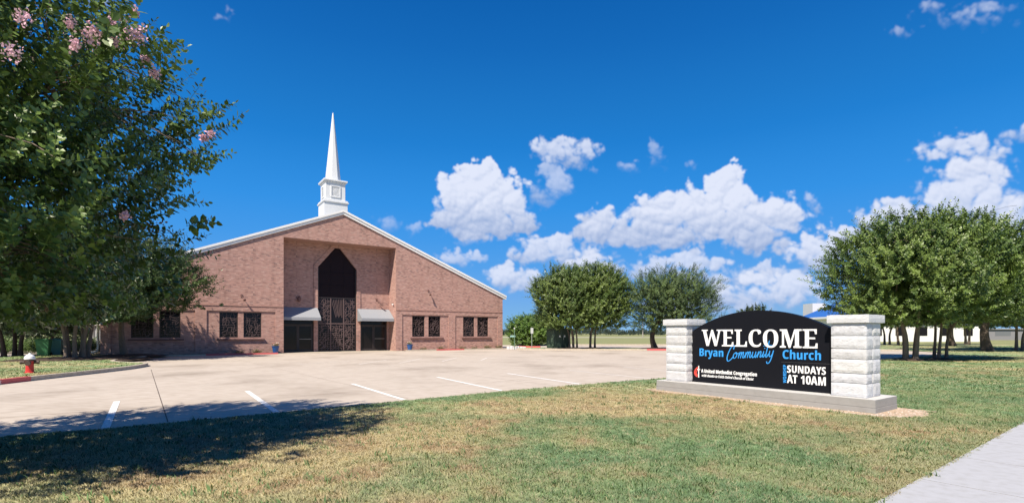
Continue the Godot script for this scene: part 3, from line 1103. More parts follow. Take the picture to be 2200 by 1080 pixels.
		for e in [x0, x1]:
			var sd := st_new()
			var p := PackedVector3Array([Vector3(e, 3.49, zb), Vector3(e, 2.69, zf - 0.012), Vector3(e, 2.47, zf - 0.012), Vector3(e, 2.47, zb)])
			var t := Vector3(0.012 * (1 if e == maxf(x0, x1) else -1), 0, 0)
			quad(sd, p[0], p[1], p[2], p[3], t)
			quad(sd, p[0] - t, p[1] - t, p[2] - t, p[3] - t, -t)
			obj("end_panel", sd.commit(), M.awning, a)
	# body behind the facade
	for s in [-1.0, 1.0]:
		var sw := st_new()
		quad(sw, Vector3(s * half, -0.1, 0), Vector3(s * half, 4.82, 0), Vector3(s * half, 4.82, back), Vector3(s * half, -0.1, back), Vector3(s, 0, 0))
		obj("side_wall", sw.commit(), M.brick, ch)
	var rw := st_new()
	poly_z(rw, PackedVector2Array([Vector2(-half, -0.1), Vector2(half, -0.1), Vector2(half, apex - slope * half), Vector2(0, apex), Vector2(-half, apex - slope * half)]), back, -1.0)
	obj("rear_wall", rw.commit(), M.brick, ch)
	var rf := st_new()
	for s in [-1.0, 1.0]:
		var a := Vector3(0, apex + 0.30, 0.05)
		var b := Vector3(s * 15.32, apex + 0.30 - slope * 15.32, 0.05)
		var dz := Vector3(0, 0, back - 0.3)
		quad(rf, a, b, b + dz, a + dz, Vector3(0, 1, 0))
		var lower := Vector3(0, -0.28, 0)
		quad(rf, a + lower, b + lower, b + dz + lower, a + dz + lower, Vector3(0, -1, 0))
		quad(rf, b, b + lower, b + dz + lower, b + dz, Vector3(s, 0, 0))
		# standing seams
	obj("roof", rf.commit(), M.roof, ch)
	for s in [-1.0, 1.0]:
		var fa := st_new()
		for v in [[0.00, 0.20, 0.02, 0.10], [0.205, 0.36, 0.03, 0.16]]:
			var p := []
			for z in [v[2], v[3]]:
				for e in [[0.0, v[0]], [15.36, v[0]], [15.36, v[1]], [0.0, v[1]]]:
					p.append(Vector3(s * e[0], apex + e[1] - slope * e[0], z))
			quad(fa, p[4], p[5], p[6], p[7], Vector3(0, 0, 1))
			quad(fa, p[0], p[1], p[5], p[4], Vector3(0, -1, 0))
			quad(fa, p[3], p[2], p[6], p[7], Vector3(0, 1, 0))
			quad(fa, p[1], p[2], p[6], p[5], Vector3(s, 0, 0))
		obj("rake_board", fa.commit(), M.white_paint, ch)
		var gt := st_new()
		box(gt, Vector3(minf(s * 15.04, s * 15.34), apex - slope * 15.3 + 0.02, back), Vector3(maxf(s * 15.04, s * 15.34), apex - slope * 15.3 + 0.17, 0.0), 0.01)
		obj("gutter", gt.commit(), M.cream, ch)
	# downspout at the left corner
	var dn := st_new()
	tube(dn, PackedVector3Array([Vector3(-15.2, 4.8, -0.25), Vector3(-15.12, 4.5, -0.25), Vector3(-15.12, 0.55, -0.25), Vector3(-15.16, 0.36, -0.22), Vector3(-15.5, 0.26, -0.1)]), PackedFloat32Array([0.07, 0.07, 0.07, 0.07, 0.07]), 8)
	obj("downspout", dn.commit(), M.cream, ch)
	# steeple
	var sp2 := node("steeple", ch)
	var sz := -3.0
	var lo := st_new()
	box(lo, Vector3(-0.95, 9.8, sz - 0.95), Vector3(0.95, 12.20, sz + 0.95), 0.01)
	obj("plinth", lo.commit(), M.steeple, sp2)
	var co := st_new()
	box(co, Vector3(-1.04, 12.20, sz - 1.04), Vector3(1.04, 12.30, sz + 1.04), 0.02)
	box(co, Vector3(-0.98, 12.303, sz - 0.98), Vector3(0.98, 12.44, sz + 0.98), 0.03)
	obj("lower_cornice", co.commit(), M.steeple, sp2)
	obj("belfry", box_mesh(Vector3(-0.80, 12.44, sz - 0.80), Vector3(0.80, 13.85, sz + 0.80), 0.015), M.steeple, sp2)
	var cu := st_new()
	box(cu, Vector3(-0.86, 13.85, sz - 0.86), Vector3(0.86, 13.96, sz + 0.86), 0.02)
	box(cu, Vector3(-0.96, 13.963, sz - 0.96), Vector3(0.96, 14.10, sz + 0.96), 0.02)
	obj("upper_cornice", cu.commit(), M.steeple, sp2)
	for f in 4:
		var bx := Basis(Vector3.UP, f * PI / 2)
		var fm := st_new()
		for v in [[-0.40, 12.66, -0.31, 13.62], [0.31, 12.66, 0.40, 13.62], [-0.31, 12.66, 0.31, 12.75], [-0.31, 13.53, 0.31, 13.62]]:
			box(fm, Vector3(v[0], v[1], 0.79), Vector3(v[2], v[3], 0.86))
		var o1 := obj("louver_frame", fm.commit(), M.steeple, sp2)
		o1.transform = Transform3D(bx, Vector3(0, 0, sz))
		var lv := st_new()
		for k in 8:
			var y := 12.76 + k * 0.097
			quad(lv, Vector3(-0.31, y, 0.835), Vector3(0.31, y, 0.835), Vector3(0.31, y + 0.09, 0.803), Vector3(-0.31, y + 0.09, 0.803), Vector3(0, 0.4, 1))
		var o2 := obj("louver", lv.commit(), M.steeple, sp2)
		o2.transform = Transform3D(bx, Vector3(0, 0, sz))
	var spi := st_new()
	var hgt := 19.85
	for k in 8:
		var g0 := TAU * (k - 0.5) / 8.0
		var g1 := TAU * (k + 0.5) / 8.0
		var rb := 0.64
		var rt := 0.05
		var a0 := Vector3(sin(g0) * rb, 14.1, cos(g0) * rb + sz)
		var a1 := Vector3(sin(g1) * rb, 14.1, cos(g1) * rb + sz)
		var b0 := Vector3(sin(g0) * rt, hgt, cos(g0) * rt + sz)
		var b1 := Vector3(sin(g1) * rt, hgt, cos(g1) * rt + sz)
		quad(spi, a0, a1, b1, b0, Vector3(sin(g0 + 0.39), 0, cos(g0 + 0.39)))
		tri(spi, b0, b1, Vector3(0, hgt + 0.08, sz), Vector3(sin(g0 + 0.39), 0.5, cos(g0 + 0.39)))
	obj("spire", spi.commit(), M.steeple, sp2)
	# wall fittings
	var lt := node("wall_lantern", ch)
	var lb := st_new()
	lathe(lb, PackedVector2Array([Vector2(0.0, 0.0), Vector2(0.09, 0.04), Vector2(0.13, 0.16), Vector2(0.13, 0.34), Vector2(0.08, 0.44), Vector2(0.0, 0.5)]), 12)
	var lm := obj("shade", lb.commit(), M.sill, lt)
	lm.position = Vector3(-2.99, 3.9, -DEEP + 0.2)
	obj("bracket", box_mesh(Vector3(-3.03, 4.1, -DEEP), Vector3(-2.95, 4.18, -DEEP + 0.12)), M.sill, lt)
	for v in [[3.23, 4.25, -DEEP, 0.35, 0.5], [7.3, 5.05, 0.0, 0.2, -0.3], [-7.14, 4.05, 0.0, 0.16, 0.0]]:
		var fl := node("floodlight", ch)
		var fs := st_new()
		box(fs, Vector3(v[0] - 0.06, v[1] + 0.02, v[2]), Vector3(v[0] + 0.06, v[1] + 0.2, v[2] + 0.05), 0.008)
		tube(fs, PackedVector3Array([Vector3(v[0], v[1] + 0.1, v[2] + 0.05), Vector3(v[0] + 0.03, v[1] + 0.02, v[2] + 0.16), Vector3(v[0] + 0.08, v[1] - 0.08, v[2] + 0.2)]), PackedFloat32Array([0.02, 0.02, 0.02]), 6)
		obj("bracket", fs.commit(), M.sill, fl)
		var hd := st_new()
		var q := Vector3(v[0] + 0.08, v[1] - 0.08, v[2] + 0.2)
		tube(hd, PackedVector3Array([q, q + Vector3(v[4] * 0.3 + 0.05, -v[3] * 0.5, 0.12), q + Vector3(v[4] * 0.5 + 0.08, -v[3], 0.2)]), PackedFloat32Array([0.04, 0.07, 0.1]), 8)
		obj("lamp_head", hd.commit(), M.sill, fl)
	var cm := st_new()
	box(cm, Vector3(-0.05, -0.05, -0.09), Vector3(0.05, 0.05, 0.09), 0.015)
	var co2 := obj("security_camera", cm.commit(), M.white_paint, ch)
	co2.position = Vector3(RECESS - 0.1, 3.9, -0.5)


# ---------------------------------------------------------------- sign
func rough_block(lo: Vector3, hi: Vector3, rough: float, seed_: int, nu := 7) -> ArrayMesh:
	var n := noise_of(seed_, 5.5, 4)
	var c := (lo + hi) * 0.5
	var h := (hi - lo) * 0.5
	var warp := func(p: Vector3) -> Vector3:
		var q := (p - c) / h
		var out := p
		for ax in 3:
			# distance from the arris in the two other directions
			var e := 1.0
			for o in 3:
				if o != ax:
					e = minf(e, (1.0 - absf(q[o])) * h[o])
			if absf(q[ax]) > 0.999:
				var swell := rough * (smoothstep(0.0, 0.045, e) * (0.9 + 0.9 * n.get_noise_3dv(p + Vector3(seed_, ax, 0))) - 0.25)
				out[ax] += signf(q[ax]) * swell
		return out
	var st := st_new()
	for ax in 3:
		var u := (ax + 1) % 3
		var w := (ax + 2) % 3
		var cu := clampi(int(h[u] * 2.0 / 0.05), 2, nu * 2)
		var cw := clampi(int(h[w] * 2.0 / 0.05), 2, nu * 2)
		for s in [-1.0, 1.0]:
			var o := Vector3.ZERO
			o[ax] = s
			for i in cu:
				for j in cw:
					var q := []
					for k in [[0, 0], [1, 0], [1, 1], [0, 1]]:
						var p := Vector3.ZERO
						p[ax] = s
						p[u] = -1.0 + 2.0 * (i + k[0]) / cu
						p[w] = -1.0 + 2.0 * (j + k[1]) / cw
						q.append(warp.call(c + p * h))
					quad(st, q[0], q[1], q[2], q[3], o)
	return st.commit()


func font_of(name_: String, weight := 400) -> SystemFont:
	var f := SystemFont.new()
	f.font_names = PackedStringArray([name_])
	f.font_weight = weight
	return f


# a word cut out as raised letters: x from x0 to x1, baseline y, height of capitals
func word(parent: Node3D, called: String, text: String, font: Font, x0: float, x1: float, base: float, cap: float, z: float, m: Material, shear := 0.0, deep := 0.014) -> MeshInstance3D:
	var t := TextMesh.new()
	t.text = text
	t.font = font
	t.font_size = 64
	t.pixel_size = 0.01
	t.depth = 1.0
	t.curve_step = 1.0
	t.horizontal_alignment = HORIZONTAL_ALIGNMENT_LEFT
	var ref := TextMesh.new()
	ref.text = "H"
	ref.font = font
	ref.font_size = 64
	ref.pixel_size = 0.01
	ref.depth = 1.0
	ref.horizontal_alignment = HORIZONTAL_ALIGNMENT_LEFT
	var b := t.get_aabb()
	var rb := ref.get_aabb()
	# both are centred on their line, so the baseline lies where the H stands
	var sy := cap / rb.size.y
	var sx := (x1 - x0) / b.size.x
	var o := obj(called, t, m, parent)
	var bs := Basis(Vector3(sx, 0, 0), Vector3(shear * sy, sy, 0), Vector3(0, 0, deep))
	o.transform = Transform3D(bs, Vector3(x0 - b.position.x * sx - shear * sy * rb.position.y, base - rb.position.y * sy, z + deep * 0.5))
	return o


func stroke(st: SurfaceTool, pts: Array, wide: float, z: float, f: Callable) -> void:
	var ctl := PackedVector2Array()
	for p in pts:
		ctl.append(f.call(Vector2(p[0], p[1])))
	var sm := smooth(ctl, 5)
	var p3 := PackedVector3Array()
	var rad := PackedFloat32Array()
	for i in sm.size():
		p3.append(Vector3(sm[i].x, sm[i].y, z))
		var t := (sm[mini(i + 1, sm.size() - 1)] - sm[maxi(i - 1, 0)]).normalized()
		rad.append(wide * (0.72 + 0.5 * absf(t.y)) * (0.7 if i == 0 or i == sm.size() - 1 else 1.0))
	tube(st, p3, rad, 8, 0.35, true)


func build_sign() -> void:
	var sg := thing("welcome_sign", "black arched church sign between two white stone pillars on a concrete base", "sign", at(6.588, 9.267), atan2(-0.809, 0.588))
	# local: x to the reader's right (0 at the right end of the base), z towards the reader (0 at its front)
	var base := node("base", sg)
	obj("lower_course", box_mesh(Vector3(-4.87, -0.15, -1.08), Vector3(0, 0.129, 0), 0.005), M.sign_concrete, base)
	obj("upper_course", box_mesh(Vector3(-4.866, 0.131, -1.076), Vector3(-0.004, 0.277, -0.004), 0.006), M.sign_concrete, base)
	obj("top_slab", box_mesh(Vector3(-4.866, 0.277, -1.076), Vector3(-0.004, 0.287, -0.004), 0.004), M.sign_top, base)
	var cs := [[0.29, 0.542], [0.552, 0.726], [0.736, 0.995], [1.005, 1.196], [1.206, 1.444], [1.454, 1.684]]
	var sd := 200
	for px in [-0.80, -4.68]:
		var pl := node("pillar", sg)
		var x0: float = px
		var x1: float = px + 0.61
		var z1 := -0.15
		var z0 := -0.82
		obj("mortar_core", box_mesh(Vector3(x0 + 0.02, 0.287, z0 + 0.02), Vector3(x1 - 0.02, 1.70, z1 - 0.02)), M.sign_top, pl)
		for k in cs.size():
			sd += 3
			var cut := -0.48 if k % 2 == 0 else -0.42
			obj("stone", rough_block(Vector3(x0, cs[k][0], cut + 0.005), Vector3(x1, cs[k][1], z1), 0.014, sd), M.stones[(k * 3 + int(x0 < -2.0)) % 4], pl)
			obj("stone", rough_block(Vector3(x0, cs[k][0], z0), Vector3(x1, cs[k][1], cut - 0.005), 0.014, sd + 2), M.stones[(k * 5 + 1) % 4], pl)
		obj("capstone", rough_block(Vector3(x0 - 0.055, 1.692, z0 - 0.055), Vector3(x1 + 0.055, 1.842, z1 + 0.055), 0.007, sd + 9), M.stone, pl)
	# arched panel
	var pn := node("panel", sg)
	var zf := -0.38
	var zb := -0.54
	var xa := -4.082
	var xb := -0.792
	var arc := PackedVector2Array()
	var shoulder := 1.53
	var rise := 0.475
	var hw := (xb - xa) * 0.5
	var rad := (hw * hw + rise * rise) / (2.0 * rise)
	var cx := (xa + xb) * 0.5
	for k in 41:
		var x := lerpf(xb, xa, k / 40.0)
		arc.append(Vector2(x, shoulder + rise - rad + sqrt(rad * rad - (x - cx) * (x - cx))))
	var outline := PackedVector2Array([Vector2(xa, 0.288), Vector2(xb, 0.288)])
	outline.append_array(arc)
	var ps := st_new()
	poly_z(ps, outline, zf)
	poly_z(ps, outline, zb, -1.0)
	for i in outline.size():
		var p := outline[i]
		var q := outline[(i + 1) % outline.size()]
		var m := (p + q) * 0.5 - Vector2(cx, 1.0)
		quad(ps, Vector3(p.x, p.y, zf), Vector3(q.x, q.y, zf), Vector3(q.x, q.y, zb), Vector3(p.x, p.y, zb), Vector3(m.x, m.y, 0))
	obj("face", ps.commit(), M.sign_black, pn)
	obj("divider_line", box_mesh(Vector3(-1.874, 0.876, zf - 0.001), Vector3(-0.85, 0.881, zf + 0.002)), mat(0.08, 0.08, 0.085, 0.4), pn)
	var serif := font_of("Droid Serif", 700)
	var sans := font_of("Droid Sans", 700)
	word(pn, "lettering", "WELCOME", serif, -3.79, -1.14, 1.187, 0.392, zf, M.letter_white)
	word(pn, "lettering", "Bryan", sans, -3.852, -3.22, 0.937, 0.186, zf, M.letter_blue)
	word(pn, "lettering", "Church", sans, -1.835, -1.075, 0.948, 0.186, zf, M.letter_blue)
	word(pn, "lettering", "SUNDAYS", sans, -1.742, -0.985, 0.660, 0.150, zf, M.letter_white)
	word(pn, "lettering", "AT", sans, -1.742, -1.535, 0.440, 0.172, zf, M.letter_white)
	word(pn, "lettering", "10AM", sans, -1.462, -0.985, 0.440, 0.172, zf, M.letter_white)
	word(pn, "lettering", "A United Methodist Congregation", sans, -3.805, -2.407, 0.532, 0.082, zf, M.letter_white)
	word(pn, "lettering", "with thanks to Faith United Church of Christ", serif, -3.80, -2.49, 0.435, 0.055, zf, M.letter_white, 0.3)
	var up := word(pn, "lettering", "WORSHIP", sans, 0.0, 0.385, 0.0, 0.064, 0.0, M.letter_blue)
	up.transform = Transform3D(Basis(Vector3(0, 0, 1), PI / 2), Vector3(-1.762, 0.433, zf)) * up.transform
	# brush script word climbing to the right
	var org := Vector2(-3.136, 0.895)
	var f := func(p: Vector2) -> Vector2:
		var s := 0.146
		var q := Vector2(p.x * 0.1345 + p.y * s * 0.2, p.y * s)
		return org + q + Vector2(0, q.x * 0.075)
	var sc := st_new()
	var z := zf + 0.004
	var wd := 0.0096
	stroke(sc, [[0.95, 1.45], [1.0, 1.9], [0.72, 2.05], [0.35, 1.55], [0.08, 0.7], [0.05, 0.05], [0.3, -0.4], [0.75, -0.2], [1.15, 0.25]], wd * 1.15, z, f)
	stroke(sc, [[1.55, 0.92], [1.25, 0.75], [1.15, 0.3], [1.4, 0.0], [1.72, 0.3], [1.75, 0.75], [1.5, 0.95], [1.6, 0.7], [2.1, 0.8]], wd, z, f)
	var xm := 2.15
	for letter in ["m", "m", "u", "n"]:
		if letter == "m":
			stroke(sc, [[xm, 0.95], [xm - 0.02, 0.0]], wd, z, f)
			stroke(sc, [[xm, 0.35], [xm + 0.25, 0.92], [xm + 0.4, 0.8], [xm + 0.38, 0.0]], wd, z, f)
			stroke(sc, [[xm + 0.38, 0.35], [xm + 0.63, 0.92], [xm + 0.78, 0.8], [xm + 0.76, 0.12], [xm + 0.95, 0.08], [xm + 1.15, 0.5]], wd, z, f)
			xm += 1.2
		elif letter == "u":
			stroke(sc, [[xm, 0.95], [xm - 0.02, 0.3], [xm + 0.15, 0.0], [xm + 0.45, 0.35], [xm + 0.52, 0.95]], wd, z, f)
			stroke(sc, [[xm + 0.52, 0.95], [xm + 0.5, 0.15], [xm + 0.65, 0.05], [xm + 0.85, 0.5]], wd, z, f)
			xm += 0.95
		else:
			stroke(sc, [[xm, 0.95], [xm - 0.02, 0.0]], wd, z, f)
			stroke(sc, [[xm, 0.35], [xm + 0.28, 0.92], [xm + 0.45, 0.78], [xm + 0.42, 0.15], [xm + 0.58, 0.06], [xm + 0.8, 0.5]], wd, z, f)
			xm += 0.88
	stroke(sc, [[xm, 0.95], [xm - 0.02, 0.15], [xm + 0.14, 0.05], [xm + 0.35, 0.5]], wd, z, f)
	stroke(sc, [[xm + 0.04, 1.3], [xm + 0.1, 1.42]], wd * 1.1, z, f)
	xm += 0.5
	stroke(sc, [[xm + 0.1, 2.5], [xm, 1.3], [xm - 0.02, 0.2], [xm + 0.15, 0.02], [xm + 0.38, 0.5]], wd, z, f)
	stroke(sc, [[xm - 0.75, 1.72], [xm + 0.1, 1.78], [xm + 0.95, 1.7]], wd * 0.85, z, f)
	xm += 0.5
	stroke(sc, [[xm, 0.95], [xm, 0.3], [xm + 0.2, 0.05], [xm + 0.5, 0.4], [xm + 0.58, 1.0]], wd, z, f)
	stroke(sc, [[xm + 0.58, 1.0], [xm + 0.5, 0.0], [xm + 0.3, -0.75], [xm - 0.05, -0.95], [xm - 0.2, -0.6]], wd, z, f)
	obj("script_lettering", sc.commit(), M.letter_blue, pn)
	# cross with a two tongued flame
	var cr := st_new()
	box(cr, Vector3(-3.889, 0.405, zf - 0.002), Vector3(-3.869, 0.69, zf + 0.012))
	box(cr, Vector3(-3.92, 0.59, zf - 0.002), Vector3(-3.838, 0.608, zf + 0.0105))
	obj("cross_emblem", cr.commit(), M.letter_white, pn)
	var fl := st_new()
	var idf := func(p: Vector2) -> Vector2: return p
	stroke(fl, [[-3.90, 0.655], [-3.962, 0.60], [-3.992, 0.53], [-3.975, 0.46], [-3.915, 0.418]], 0.019, zf + 0.003, idf)
	stroke(fl, [[-3.905, 0.585], [-3.94, 0.55], [-3.952, 0.51], [-3.935, 0.475], [-3.905, 0.455]], 0.013, zf + 0.005, idf)
	obj("flame_emblem", fl.commit(), M.flame_red, pn)


# ---------------------------------------------------------------- small things
func build_hydrant() -> void:
	var h := thing("fire_hydrant", "red fire hydrant with white dome top on the island grass", "fire hydrant", at(-16.6, 17.6, 0.12), 0.5)
	h.scale = Vector3.ONE * 0.95
	var red := mat(0.55, 0.035, 0.03, 0.4)
	var wht := mat(0.78, 0.78, 0.78, 0.4)
	var drk := mat(0.07, 0.045, 0.035, 0.6)
	var b := st_new()
	lathe(b, PackedVector2Array([Vector2(0.0, -0.05), Vector2(0.17, -0.05), Vector2(0.17, 0.03), Vector2(0.125, 0.04), Vector2(0.118, 0.1), Vector2(0.112, 0.36), Vector2(0.13, 0.38), Vector2(0.13, 0.44), Vector2(0.0, 0.44)]), 18)
	obj("body", b.commit(), red, h)
	var g := st_new()
	lathe(g, PackedVector2Array([Vector2(0.0, 0.44), Vector2(0.165, 0.44), Vector2(0.165, 0.475), Vector2(0.14, 0.48), Vector2(0.14, 0.5), Vector2(0.0, 0.5)]), 18)
	obj("flange", g.commit(), drk, h)
	var d := st_new()
	lathe(d, PackedVector2Array([Vector2(0.155, 0.5), Vector2(0.16, 0.53), Vector2(0.14, 0.61), Vector2(0.09, 0.66), Vector2(0.04, 0.68), Vector2(0.035, 0.72), Vector2(0.0, 0.73)]), 18)
	obj("bonnet", d.commit(), wht, h)
	for s in [-1.0, 1.0]:
		var nz := st_new()
		tube(nz, PackedVector3Array([Vector3(s * 0.08, 0.39, 0), Vector3(s * 0.2, 0.39, 0), Vector3(s * 0.205, 0.39, 0), Vector3(s * 0.26, 0.39, 0)]), PackedFloat32Array([0.055, 0.055, 0.07, 0.066]), 12)
		obj("nozzle", nz.commit(), drk, h)
	var fz := st_new()
	tube(fz, PackedVector3Array([Vector3(0, 0.36, 0.06), Vector3(0, 0.36, 0.18), Vector3(0, 0.36, 0.185), Vector3(0, 0.36, 0.24)]), PackedFloat32Array([0.07, 0.07, 0.088, 0.082]), 12)
	obj("pumper_nozzle", fz.commit(), drk, h)


func build_cart(x: float, d: float, turn: float, col: Material, label: String) -> void:
	var c := thing("wheeled_bin", label, "bin", at(x, d, 0.1), turn, "bins beside the church")
	var b := st_new()
	var lo := [Vector3(-0.24, 0.06, -0.26), Vector3(0.24, 0.06, -0.26), Vector3(0.24, 0.06, 0.24), Vector3(-0.24, 0.06, 0.24)]
	var hi := [Vector3(-0.31, 0.95, -0.36), Vector3(0.31, 0.95, -0.36), Vector3(0.31, 0.95, 0.34), Vector3(-0.31, 0.95, 0.34)]
	for k in 4:
		var q := (k + 1) % 4
		quad(b, lo[k], lo[q], hi[q], hi[k], (lo[k] + lo[q]) * Vector3(1, 0, 1))
	quad(b, lo[0], lo[1], lo[2], lo[3], Vector3.DOWN)
	box(b, Vector3(-0.34, 0.92, -0.39), Vector3(0.34, 0.97, 0.37), 0.012)
	obj("body", b.commit(), col, c)
	var l := st_new()
	box(l, Vector3(-0.335, 0.972, -0.37), Vector3(0.335, 1.02, 0.39), 0.02)
	box(l, Vector3(-0.25, 1.021, -0.3), Vector3(0.25, 1.05, 0.3), 0.02)
	obj("lid", l.commit(), col, c)
	var hn := st_new()
	tube(hn, PackedVector3Array([Vector3(-0.28, 0.93, -0.39), Vector3(-0.27, 0.95, -0.47), Vector3(0.27, 0.95, -0.47), Vector3(0.28, 0.93, -0.39)]), PackedFloat32Array([0.016, 0.016, 0.016, 0.016]), 6)
	obj("handle", hn.commit(), col, c)
	for s in [-1.0, 1.0]:
		var w := st_new()
		tube(w, PackedVector3Array([Vector3(s * 0.25, 0.11, -0.3), Vector3(s * 0.31, 0.11, -0.3)]), PackedFloat32Array([0.12, 0.12]), 14)
		obj("wheel", w.commit(), M.black, c)


func build_planter(x: float, y: float, label: String, seed_: int) -> void:
	# x along the church front, out in front of it
	var t := atan2(0.5594, 0.8289)
	var o := at(-13.33, 40.37) + Basis(Vector3.UP, t) * Vector3(x, 0, y)
	var p := thing("planter", label, "planter", o + Vector3(0, 0.01, 0), t, "blue planters flanking the entrance")
	var blue := mat(0.02, 0.085, 0.26, 0.25)
	var s := st_new()
	lathe(s, PackedVector2Array([Vector2(0.0, 0.0), Vector2(0.15, 0.0), Vector2(0.17, 0.05), Vector2(0.235, 0.46), Vector2(0.27, 0.48), Vector2(0.27, 0.53), Vector2(0.235, 0.53), Vector2(0.22, 0.47), Vector2(0.0, 0.46)]), 20)
	obj("pot", s.commit(), blue, p)
	rng.seed = seed_
	var xf := []
	var cols := PackedColorArray()
	for k in 46:
		var dir := Vector3(rng.randf_range(-0.7, 0.7), 1, rng.randf_range(-0.7, 0.7))
		xf.append(Transform3D(basis_y(dir, rng.randf() * TAU, rng.randf_range(0.5, 1.0)), Vector3(rng.randf_range(-0.14, 0.14), 0.47, rng.randf_range(-0.14, 0.14))))
		var v := rng.randf_range(0.6, 1.3)
		cols.append(Color(0.13 * v, 0.15 * v, 0.05 * v))
	multi("foliage", sprays.tuft, xf, cols, M.leaf_dull, p).set_meta("kind", "stuff")
	for k in 9:
		var fs := SphereMesh.new()
		fs.radius = 0.035
		fs.height = 0.05
		fs.radial_segments = 8
		fs.rings = 4
		var f := obj("flower", fs, mat(0.7, 0.6, 0.5, 0.7) if k % 3 else mat(0.55, 0.16, 0.1, 0.7), p)
		f.position = Vector3(rng.randf_range(-0.2, 0.2), rng.randf_range(0.62, 0.78), rng.randf_range(-0.2, 0.2))


func build_cabinet() -> void:
	var t := atan2(0.5594, 0.8289)
	var c := thing("utility_cabinet", "dark green metal utility cabinet standing left of the multi-stemmed tree", "cabinet", at(4.25, 46.6), t)
	var g := mat(0.028, 0.05, 0.036, 0.6)
	obj("housing", box_mesh(Vector3(-0.95, 0.12, -0.55), Vector3(0.95, 1.86, 0.55), 0.02), g, c)
	obj("plinth", box_mesh(Vector3(-1.05, -0.05, -0.65), Vector3(1.05, 0.12, 0.65), 0.02), M.kerb, c)
	obj("roof_lid", box_mesh(Vector3(-1.0, 1.862, -0.6), Vector3(1.0, 1.93, 0.6), 0.02), mat(0.045, 0.075, 0.055, 0.5), c)
	for s in [-1.0, 1.0]:
		obj("door", box_mesh(Vector3(0.02 if s > 0 else -0.9, 0.2, 0.551), Vector3(0.9 if s > 0 else -0.02, 1.8, 0.575), 0.008), g, c)
	obj("handle", box_mesh(Vector3(0.07, 0.9, 0.576), Vector3(0.11, 1.15, 0.62), 0.008), M.steel, c)
	for x in [-0.42, 0.12]:
		obj("warning_label", box_mesh(Vector3(x, 1.12, 0.576), Vector3(x + 0.2, 1.28, 0.579)), mat(0.6, 0.6, 0.58, 0.6), c)
	var lat := st_new()
	for k in 9:
		bar_z(lat, Vector2(-0.5 + k * 0.12, 0.3), Vector2(-0.5 + k * 0.12, 1.7), 0.05, 0.0, 0.02)
	var o := obj("vent_slats", lat.commit(), mat(0.10, 0.15, 0.11, 0.6), c)
	o.transform = Transform3D(Basis(Vector3.UP, -PI / 2), Vector3(-0.951, 0, 0))


func build_posts() -> void:
	var p := thing("sign_post", "thin metal post carrying a small upright rectangular sign beside the round green bush", "sign post", at(1.76, 45.4))
	var s := st_new()
	tube(s, PackedVector3Array([Vector3(0, -0.1, 0), Vector3(0, 2.0, 0)]), PackedFloat32Array([0.035, 0.035]), 8)
	obj("post", s.commit(), mat(0.22, 0.25, 0.22, 0.6), p)
	obj("plate", box_mesh(Vector3(-0.11, 1.45, 0.037), Vector3(0.13, 1.95, 0.045), 0.002), mat(0.42, 0.44, 0.42, 0.6), p)
	var q := thing("street_sign_post", "thin green post with a short crosswise blade by the church's right corner", "sign post", at(0.22, 46.6))
	var s2 := st_new()
	tube(s2, PackedVector3Array([Vector3(0, -0.1, 0), Vector3(0, 1.85, 0)]), PackedFloat32Array([0.035, 0.035]), 8)
	obj("post", s2.commit(), mat(0.12, 0.2, 0.14, 0.6), q)
	obj("blade", box_mesh(Vector3(-0.38, 1.12, -0.02), Vector3(0.08, 1.27, 0.02), 0.004), mat(0.25, 0.42, 0.40, 0.5), q)
	obj("post_cap", box_mesh(Vector3(-0.06, 1.85, -0.05), Vector3(0.06, 1.98, 0.05), 0.01), mat(0.5, 0.5, 0.48, 0.5), q)
	for v in [[43.5, 170.0, 6.4, "slim pole standing in the far field behind the dark oak's trunk"], [50.0, 182.0, 6.0, "slim pole in the far field just right of the dark oak's trunk"]]:
		var up := thing("utility_pole", v[3], "pole", at(v[0], v[1]), 0.3, "poles in the far field")
		var ps := st_new()
		tube(ps, PackedVector3Array([Vector3(0, -0.2, 0), Vector3(0, v[2], 0)]), PackedFloat32Array([0.16, 0.11]), 8)
		obj("pole", ps.commit(), mat(0.3, 0.28, 0.25, 0.8), up)
		obj("crossarm", box_mesh(Vector3(-1.1, v[2] - 0.7, -0.07), Vector3(1.1, v[2] - 0.55, 0.07)), mat(0.3, 0.28, 0.25, 0.8), up)
	rng.seed = 93
	var names := ["first", "second", "third", "fourth", "fifth", "sixth"]
	for k in 6:
		var e := obj("edging_stone", rough_block(Vector3(-0.13, -0.05, -0.1), Vector3(0.13, rng.randf_range(0.2, 0.3), 0.1), 0.02, 500 + k, 4), M.stone)
		tag(e, "white edging block, %s from the church corner in the low row" % names[k], "edging stone", "white edging blocks by the church corner")
		e.position = at(-0.35 + k * 0.30, 47.6 - 0.12 * k, 0.0)
		e.rotation.y = rng.randf_range(-0.4, 0.4)


